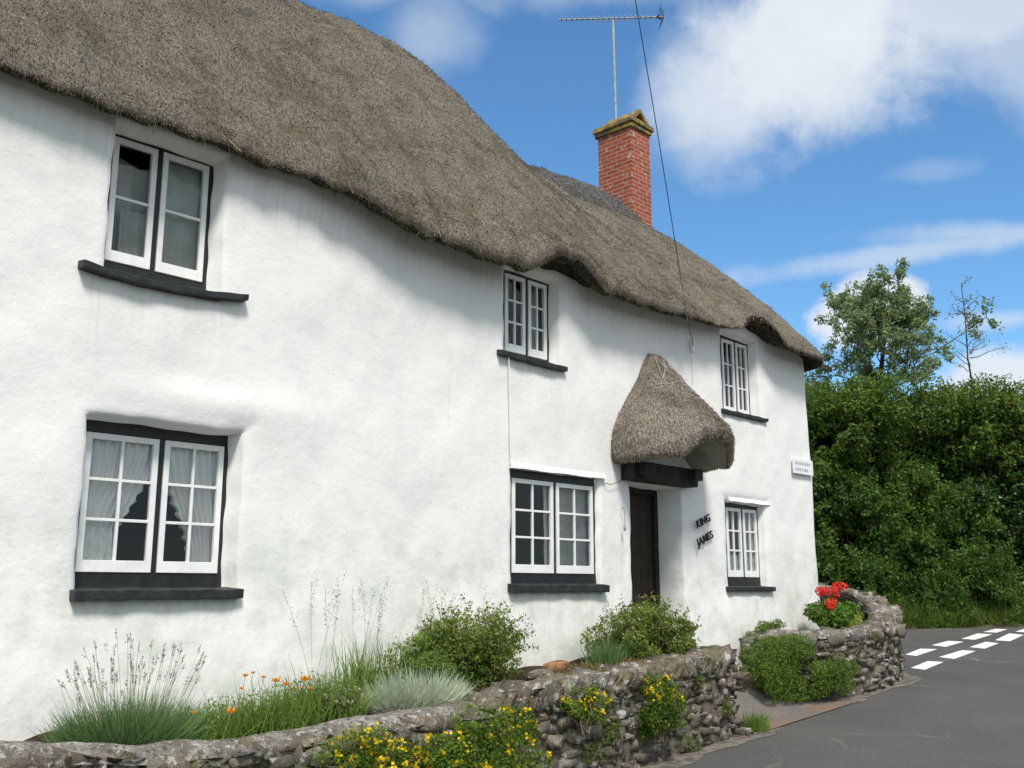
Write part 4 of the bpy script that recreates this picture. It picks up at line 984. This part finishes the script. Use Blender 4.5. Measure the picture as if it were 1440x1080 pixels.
Q = np.array([8.12, -.5, 0]) + g.normal(0, .016, (130, 3)); Q[:, 2] = bedz(8.1)+.28+g.uniform(0, .36, 130); mesh_obj('flowers', *leaf_mesh(Q, unit(g.normal(size=Q.shape)), .026, .018), L_white, sp)
n = 900; X0 = g.normal(8.02, .10, n); B = np.stack([X0, g.normal(-.58, .06, n), np.full(n, bedz(8.)-.03)], -1)
ps = thing('tufted_plant', 'tuft of thin blue-green leaves at the left foot of the doorway shrub', 'plant', (8.02, -.58, bedz(8.)))
mesh_obj('foliage', *blades(B, np.stack([g.normal(0, .35, n), g.normal(0, .3, n), np.full(n, 1.)], -1), g.uniform(.12, .32, n), .008, g.normal(0, .12, (n, 3))), L_lav, ps)

# tall wild grasses against the white wall
for i, (bx_, wd, hh, n, lab) in enumerate(((4.75, .10, 1.22, 9, 'thin wispy grass stalks left of the others, tallest against the white wall'), (5.22, .12, 1.10, 10, 'thin seeding grass stalks rising out of the sword-leaved plant'),
                                     (5.95, .30, .98, 16, 'scattered seeding grass stalks standing over the middle shrub'), (6.6, .2, .78, 7, 'short arching grass stalks leaning right towards the ledged window'))):
    tg = thing('wild_grass', lab, 'grass', (bx_, -.35, bedz(bx_)), 'tall wild grasses in the flower bed')
    B = np.stack([g.normal(bx_, wd*.6, n), g.normal(-.35, .06, n), np.full(n, bedz(bx_)-.02)], -1)
    D = unit(np.stack([g.normal(.0, .10, n), g.normal(0, .07, n), np.ones(n)], -1)); bd_ = np.stack([g.normal(.02, .07, n), g.normal(0, .04, n), -np.abs(g.normal(0, .03, n))], -1); Ls = g.uniform(.7, 1.05, n)*hh
    mesh_obj('stem', *blades(B, D, Ls, .0035, bd_, seg=6, tip=.5), L_stalk, tg)
    m_ = 26; tq = g.uniform(.72, 1., (n, m_)); Q = B[:, None] + D[:, None]*(tq*Ls[:, None])[..., None] + bd_[:, None]*(tq*tq*Ls[:, None])[..., None] + g.normal(0, .011, (n, m_, 3))
    mesh_obj('seed_head', *leaf_mesh(Q.reshape(-1, 3), unit(g.normal(size=(n*m_, 3))), .020, .006, .1), L_lavfl if i < 2 else L_stalk, tg)

# things lying on the bed
W = stones(np.array([[7.28, -.55, bedz(7.3)+.09]]), np.array([[.95, -.3, 0]]), np.array([[.3, .95, 0]]), np.array([[.25, .16, .095]]), np.array([.12]), .05)
st = mesh_obj('loose_stone', *W, M_terra, smooth=True); sb = st.modifiers.new('s', 'SUBSURF'); sb.levels = sb.render_levels = 2
tag(st, 'smooth orange-brown stone lying on the wall top between the two shrubs', 'stone')
W = stones(np.array([[6.98, -.62, bedz(7.0)+.045]]), np.array([[.9, .3, 0]]), np.array([[-.3, .9, 0]]), np.array([[.30, .2, .09]]), np.array([0.]), .06)
st = mesh_obj('loose_stone', *W, M_stone, smooth=True); sb = st.modifiers.new('s', 'SUBSURF'); sb.levels = sb.render_levels = 2
tag(st, 'flat dull brown stone tucked left of the orange-brown one', 'stone')
n = 5200; X0 = g.uniform(6.95, 8.3, n); Y0 = g.uniform(-.98, -.5, n); Q = np.stack([X0, Y0, interp(X0, fx, fz)-.03+g.uniform(0, .075, n)*(1-.6*np.abs(np.sin(X0*7)))], -1)
sd_ = thing('stonecrop', 'low reddish-brown mat of stonecrop creeping over the wall top', 'plant', (7.6, -.75, bedz(7.6))); mesh_obj('foliage', *leaf_mesh(Q, np.tile([0, 0, 1.], (n, 1)), .020, .012), L_sedum, sd_)

# yellow-flowered shrubs growing on the road side of the wall
YG = 'yellow flowered shrubs on the road side of the garden wall'
shrub('yellow_flowered_shrub', 'dark leafy shrub with a thick cluster of yellow flowers in front of the smooth coping', 'shrub', (4.35, -1.36, .70), (.66, .18, .33), 14000, .026, L_hyp, 81, 34, .34, flowers=(L_yel, 95, .024, .0), group=YG, sprigs=16)
shrub('yellow_flowered_shrub', 'spreading green shrub dotted with yellow flowers, widest of those on the wall face', 'shrub', (5.55, -1.36, .74), (.66, .18, .33), 16000, .026, L_hyp, 82, 40, .32, flowers=(L_yel, 95, .024, -.3), group=YG, sprigs=26)
shrub('yellow_flowered_shrub', 'sparse straggling sprays with a few yellow flowers on the rubble, left of the mound', 'shrub', (6.78, -1.30, .98), (.34, .10, .20), 2600, .024, L_hyp, 83, 22, .26, flowers=(L_yel, 34, .020, -.2), group=YG, sprigs=26)
shrub('yellow_flowered_shrub', 'tight rounded green mound topped with yellow flowers near the gateway end', 'shrub', (7.77, -1.36, .92), (.21, .16, .31), 9000, .028, L_hyp, 84, 26, .42, flowers=(L_yel, 80, .020, .2), group=YG, sprigs=10)
shrub('yellow_flowered_shrub', 'small clump of yellow flowers furthest left below the coping', 'shrub', (3.32, -1.36, .72), (.30, .14, .20), 3500, .024, L_hyp, 85, 20, .36, flowers=(L_yel, 60, .022, .0), group=YG, sprigs=8)
for (x_, z_, r_, s_, lb) in ((6.1, 1.0, .12, 91, 'small fern-like sprig rooted in the wall face below the silver plant'), (9.1, .80, .10, 92, 'small brownish green weed rooted near the gateway end of the wall'), (6.95, .62, .16, 93, 'low weed growing at the foot of the rubble left of the yellow mound'), (8.45, .52, .17, 94, 'leafy weed at the foot of the wall right of the yellow mound'), (7.25, .74, .13, 95, 'small weed rooted in the rubble between the sparse sprays and the yellow mound'), (8.6, 1.08, .08, 96, 'tiny tuft just under the slanted coping right of the yellow mound')):
    shrub('wall_weed', lb, 'plant', (x_, -1.24, z_), (r_, .05, r_), 500, .022, L_shrub, s_, 12, .4, twigs=4, group='weeds rooted in the garden wall')

# bushes by the gateway
shrub('gate_bush', 'tall clipped-looking green bush beside the gateway', 'bush', (11.12, -.66, 1.03), (.62, .36, .42), 30000, .026, L_bush, 101, 44, .40, sprigs=10, shell=.6)
shrub('gate_bush', 'lower spreading green bush against the foot of the rounded wall', 'bush', (11.80, -1.04, .93), (.52, .22, .25), 15000, .024, L_bush, 102, 34, .40, sprigs=10, shell=.6)
shrub('gate_bush', 'low ground-hugging weeds joining the two gateway bushes', 'bush', (11.45, -.86, .73), (.66, .16, .09), 6000, .024, L_bush, 103, 30, .35, sprigs=12)
n = 700; X0 = g.normal(9.62, .07, n); B = np.stack([X0, g.normal(-1.24, .05, n), rz(X0)], -1)
tg = thing('weed_tuft', 'small tuft of grass at the foot of the wall end in the gateway', 'grass', (9.62, -1.2, .51)); mesh_obj('foliage', *blades(B+np.array([.06, .03, 0]), np.stack([g.normal(0, .4, n), g.normal(0, .3, n), np.full(n, 1.)], -1), g.uniform(.06, .22, n), .008, g.normal(0, .2, (n, 3))), L_fresh, tg)

# geraniums in the rounded bed
shrub('geranium', 'bright green geranium with a crown of red flower heads inside the rounded wall', 'flower', (13.0, -.50, 1.63), (.36, .28, .25), 5200, .055, L_ger, 111, 26, .42, aspect=.85)
gr = [o for o in bpy.data.objects if o.name.startswith('geranium')][0]
for k in range(13):
    c = np.array([13.0 + (.56*(k/12)-.20) + g.normal(0, .03), -.48 + g.normal(0, .10), 1.93 + .006*k + .03*math.sin(k*.9) + g.normal(0, .02)]) if k < 10 else np.array([12.68+.05*(k-10), -.62, 1.74+g.normal(0, .02)])
    Q = c + unit(g.normal(size=(46, 3)))*.055; mesh_obj('flower', *leaf_mesh(Q, unit(Q-c), .030, .028, 0, 1.5), L_red, gr)
shrub('lime_plant', 'small yellow-green plant in front of the red geranium', 'plant', (13.18, -.72, 1.52), (.18, .10, .09), 900, .035, L_lime, 112, 14, .4, aspect=.4, twigs=4)
shrub('bed_plant', 'small green plant right of the geranium inside the rounded wall', 'plant', (13.95, -.35, 1.62), (.20, .2, .13), 1600, .03, L_fresh, 113, 14, .4, twigs=4)
shrub('bed_plant', 'dark reddish low plant tucked behind the geranium', 'plant', (13.5, -.3, 1.68), (.2, .15, .12), 900, .03, leafmat('dark_red_leaf', (.05, .02, .015), (.12, .05, .03)), 114, 14, .4, twigs=4)
shrub('bed_plant', 'pale green weedy tuft on the curved wall, under the small ground floor window', 'plant', (11.75, -.30, 1.52), (.3, .14, .07), 1600, .025, L_fresh, 115, 18, .35, twigs=4, sprigs=10)

# ------------------------------------------------------------------ hedge bank across the lane
FW = np.array([math.cos(TH), math.sin(TH), 0]); RT = np.array([math.sin(TH), -math.cos(TH), 0])
def hp(r, dep, z): r, dep, z = np.broadcast_arrays(r, dep, z); return np.array([0, -7, 0]) + dep[..., None]*FW + r[..., None]*RT + z[..., None]*np.array([0, 0, 1.])
def bank_dep(r, h):
    P = np.stack([r, h, 0*r], -1); return 24.2 + .10*h + .75*fbm(P, 1.1, 51, 2) + .35*fbm(P, 3.2, 52, 2)
def htop(r): P = np.stack([r, 0*r, 0*r], -1); return interp(r, [4, 7, 9, 12, 14.5, 20], [6.75, 6.75, 6.65, 6.75, 6.4, 6.2]) + .38*fbm(P, 1.6, 53, 3)
def hedge_mass(name, label, cat, r0, r1, h0, h1, n, leaf, mat, push=0., seed=1, parentname='foliage', edge=.4, thr=-.25, aspect=.5, group=None, top=False, core=False, depthf=1.):
    gg = np.random.default_rng(seed)
    nc = int((r1-r0)*(h1-h0)*16); cr_ = gg.uniform(r0, r1, nc); ch_ = gg.uniform(h0, h1, nc)
    P0 = np.stack([cr_, ch_, 0*cr_], -1); mk = fbm(P0, 1.7, seed+60, 2)
    e_in = np.minimum(np.minimum(cr_-r0, r1-cr_), np.minimum(ch_-h0, h1-ch_)) + .5*fbm(P0, 2.2, seed+61, 2)
    k = (mk > thr) & (e_in > (-edge if core else 0)); 
    k &= ch_ < htop(cr_) + .1
    cr_, ch_ = cr_[k], ch_[k]; nc = len(cr_)
    dep = bank_dep(cr_, ch_) - push + gg.normal(0, .18, nc); sz = gg.uniform(.10, .36, nc)
    idx = gg.integers(0, nc, n); d_ = unit(gg.normal(size=(n, 3))); rad = gg.uniform(.4, 1, n)**.5
    C_ = hp(cr_[idx], dep[idx], ch_[idx]); P = C_ + d_*(rad*sz[idx])[:, None]*np.array([1.15, 1.15, .8])
    ks = int(n*.5); ns = nc*3; si = gg.integers(0, nc, ns); sd = unit(gg.normal(size=(ns, 3))*np.array([1, 1, .7]) - FW*.7 + np.array([0, 0, .55])); sl = gg.uniform(.25, .75, ns)
    sid = gg.integers(0, ns, ks); P[:ks] = hp(cr_[si], dep[si], ch_[si])[sid] + sd[sid]*(sl[sid]*gg.uniform(.2, 1, ks)**.7)[:, None] + gg.normal(0, .045, (ks, 3))
    N = unit(d_ - FW*.4 + np.array([0, 0, .6])); L = gg.uniform(.6, 1.3, n)*leaf
    th = thing(name, label, cat, tuple(hp((r0+r1)/2, 24.2, .9)), group)
    mesh_obj('foliage', *leaf_mesh(P, N, L, L*aspect, .3), mat, th)
    return th
hd = hedge_mass('hedge', 'tall dark overgrown hedge filling the background across the lane', 'hedge', 2.5, 19, .9, 6.7, 130000, .105, L_hedge, 0., 201, thr=-.62, core=True)
# woody bank behind the leaves
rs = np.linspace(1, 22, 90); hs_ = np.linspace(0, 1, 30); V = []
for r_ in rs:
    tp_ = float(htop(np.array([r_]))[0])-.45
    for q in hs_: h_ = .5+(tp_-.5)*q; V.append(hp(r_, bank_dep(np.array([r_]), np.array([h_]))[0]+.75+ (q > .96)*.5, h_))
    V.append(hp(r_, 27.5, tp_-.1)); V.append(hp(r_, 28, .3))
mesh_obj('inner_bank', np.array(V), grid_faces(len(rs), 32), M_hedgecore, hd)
# woody stems
mb = MB(); gg = np.random.default_rng(77)
for k in range(46):
    r_ = gg.uniform(3, 17); d0 = bank_dep(np.array([r_]), np.array([2.]))[0]+.3; pts_ = [hp(r_+gg.normal(0, .12)*j, d0+gg.normal(0, .1), .8+j*.75) for j in range(7)]
    mb.tube(np.array(pts_), np.linspace(.035, .012, 7), 5)
mb.build('stem', M_bark, hd)
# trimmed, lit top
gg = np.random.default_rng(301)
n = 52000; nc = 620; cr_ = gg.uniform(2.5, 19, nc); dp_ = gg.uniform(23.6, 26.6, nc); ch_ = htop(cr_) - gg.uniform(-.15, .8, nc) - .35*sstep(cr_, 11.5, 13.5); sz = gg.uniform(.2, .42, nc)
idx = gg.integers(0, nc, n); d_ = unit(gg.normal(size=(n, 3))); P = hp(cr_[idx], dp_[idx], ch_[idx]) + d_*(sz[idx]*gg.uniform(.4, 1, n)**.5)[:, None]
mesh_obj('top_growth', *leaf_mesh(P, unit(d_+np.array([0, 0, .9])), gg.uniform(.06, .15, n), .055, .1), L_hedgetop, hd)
SG = 'separate shrubs growing out of the tall hedge'
hedge_mass('elder_shrub', 'bright mid-green leafy shrub bulging from the hedge just right of the white house corner', 'shrub', 6.8, 11.2, 2.2, 4.7, 44000, .095, L_hedge2, .75, 211, thr=-.1, aspect=.5, group=SG)
hedge_mass('ivy_mass', 'dark glossy ivy hanging down the right end of the hedge', 'ivy', 10.8, 15.5, 1.2, 4.5, 32000, .085, L_ivy, .45, 212, thr=-.5, aspect=.85, group=SG)
hedge_mass('hazel_shrub', 'upright yellow-green shrub at the top right of the hedge', 'shrub', 11.2, 15.5, 4.2, 6.4, 20000, .11, L_hedgetop, .45, 213, thr=-.15, group=SG)
hedge_mass('bramble', 'low green bramble and fern growth left of the ivy above the verge grass', 'bramble', 7.6, 12.6, .95, 2.6, 24000, .085, L_hedge2, 1.0, 214, thr=-.35, aspect=.35, group=SG)
hedge_mass('hedge_shrub', 'leafy branches leaning over the verge at the far side of the small corner window', 'shrub', 6.2, 8.4, 4.6, 6.3, 12000, .11, L_hedge, .7, 215, thr=-.2, group=SG)
# grass verge
n = 15000; r_ = gg.uniform(4, 18, n); dd_ = gg.uniform(23.1, 24.4, n); B = hp(r_, dd_, 0*r_); B[:, 2] = rz(B[:, 0]) - .02 + .45*(dd_-23.1)/1.3
D = np.stack([gg.normal(0, .4, n), gg.normal(0, .4, n), np.full(n, 1.)], -1) - FW*.25
tallk = interp(r_, [4, 8, 9.5, 12.5, 13.2, 18], [.7, .8, 1., 1., .35, .3])
tag(mesh_obj('verge_grass', *blades(B, D, gg.uniform(.2, .62, n)*tallk, .026, gg.normal(0, .25, (n, 3)) + np.array([0, 0, -.2]), seg=3), L_grass), 'long rough grass and ferns along the foot of the hedge', 'grass', kind='stuff')
V = []; 
for r_ in np.linspace(1, 22, 60):
    for (dd_, zz) in ((22.95, .0), (23.3, .10), (24.0, .4), (24.8, .9), (25.5, 1.5)): q = hp(r_, dd_ + .15*math.sin(r_*2.1), 0); q[2] = float(rz(q[0])) + zz - .02; V.append(q)
tag(mesh_obj('verge', np.array(V), grid_faces(60, 5), M_ground, smooth=True), kind='structure')

# ------------------------------------------------------------------ trees beyond the hedge
def limb(mb, a, b, ra, rb, wob, gg, n=7):
    a, b = np.array(a, float), np.array(b, float); pts = [a+(b-a)*i/(n-1) + (gg.normal(0, wob, 3) if 0 < i < n-1 else 0) for i in range(n)]
    mb.tube(np.array(pts), np.linspace(ra, rb, n), 6); return np.array(pts)
tr_ = thing('tree', 'broad leafy tree with an uneven pointed crown rising behind the hedge', 'tree', tuple(hp(10.0, 28.5, 1.2)))
gg = np.random.default_rng(401); mb = MB(); T0 = hp(10.2, 28.5, 1.0)
top_ = hp(10.95, 28.4, 10.75); tk = limb(mb, T0, top_, .20, .03, .09, gg, 9); tips = []
for k in range(74):
    q = gg.uniform(.30, .97); b0 = tk[0] + (tk[-1]-tk[0])*q; ang = gg.uniform(0, 6.28); reach = interp(q, [.3, .55, .7, .85, .97], [3.3, 3.1, 2.5, 1.4, .5])*gg.uniform(.6, 1.25)
    e = b0 + np.array([math.cos(ang)*reach, math.sin(ang)*reach, reach*gg.uniform(.05, .65)]); pts_ = limb(mb, b0, e, .045*(1.2-q), .010, .07, gg)
    for j in range(6):
        s0 = pts_[gg.integers(2, 7)]; e3 = s0 + unit(gg.normal(size=3)+np.array([0, 0, .35]))*gg.uniform(.3, .75); limb(mb, s0, e3, .012, .005, .02, gg, 4); tips += [s0+(e3-s0)*f for f in (.5, .8, 1.)]
mb.build('trunk', M_bark, tr_)
tips = np.array(tips); n = 46000; idx = gg.integers(0, len(tips), n); sz = gg.uniform(.08, .24, len(tips)); d_ = unit(gg.normal(size=(n, 3)))
P = tips[idx] + d_*(sz[idx]*gg.uniform(.2, 1, n)**.6)[:, None]; L = gg.uniform(.06, .13, n)
mesh_obj('crown', *leaf_mesh(P, unit(d_+np.array([0, 0, .4])), L, L*.55, .2), L_tree, tr_)

t2 = thing('sapling', 'thin nearly bare sapling with a few wispy branches against the blue sky', 'tree', tuple(hp(13.0, 28.5, 1.2)))
mb = MB(); tk = limb(mb, hp(13.6, 28.5, 1.0), hp(13.4, 28.5, 10.9), .07, .010, .05, gg, 10); tips = []
for k in range(22):
    q = gg.uniform(.62, .99); b0 = tk[0]+(tk[-1]-tk[0])*q; sgn = gg.choice([-1, 1]); ln = gg.uniform(.3, .85)*(1.25-.6*q)
    e = b0 + RT*sgn*ln*gg.uniform(.5, 1) + FW*gg.normal(0, .25) + np.array([0, 0, ln*gg.uniform(.4, 1.1)]); pts_ = limb(mb, b0, e, .014, .004, .03, gg); tips += list(pts_[3:])
for zz, ln in ((8.6, .95), (7.6, .8)):
    b0 = tk[0]+(tk[-1]-tk[0])*((zz-1)/9.9); e = b0+RT*ln*1.2+np.array([0, 0, .35]); pts_ = limb(mb, b0, e, .016, .004, .05, gg); tips += list(pts_[4:])*2
mb.build('trunk', M_bark, t2)
tips = np.array(tips); n = 420; idx = gg.integers(0, len(tips), n); P = tips[idx] + gg.normal(0, .07, (n, 3)); mesh_obj('crown', *leaf_mesh(P, unit(gg.normal(size=(n, 3))), gg.uniform(.05, .09, n), .035), L_tree, t2)
# looser bushes just behind the hedge on the right
for (r_, zz, ra, sd, lb) in ((12.0, 6.25, (.9, .8, .55), 501, 'loose light bush behind the hedge at the foot of the sapling'), (14.3, 6.35, (1.0, .8, .65), 502, 'reddish tipped loose bush behind the right end of the hedge'), (7.6, 6.9, (1.0, .9, .9), 503, 'dense blue-green bush at the left foot of the pointed tree'), (9.9, 6.9, (1.3, .9, .8), 504, 'dense green bush in front of the pointed tree, over the hedge')):
    c = hp(r_, 27.5, zz); shrub('background_bush', lb, 'bush', tuple(c), ra, 5200, .10, L_tree, sd, 40, .38, sprigs=30, twigs=24, shell=.3, stem_mat=M_bark, group='loose bushes behind the hedge')
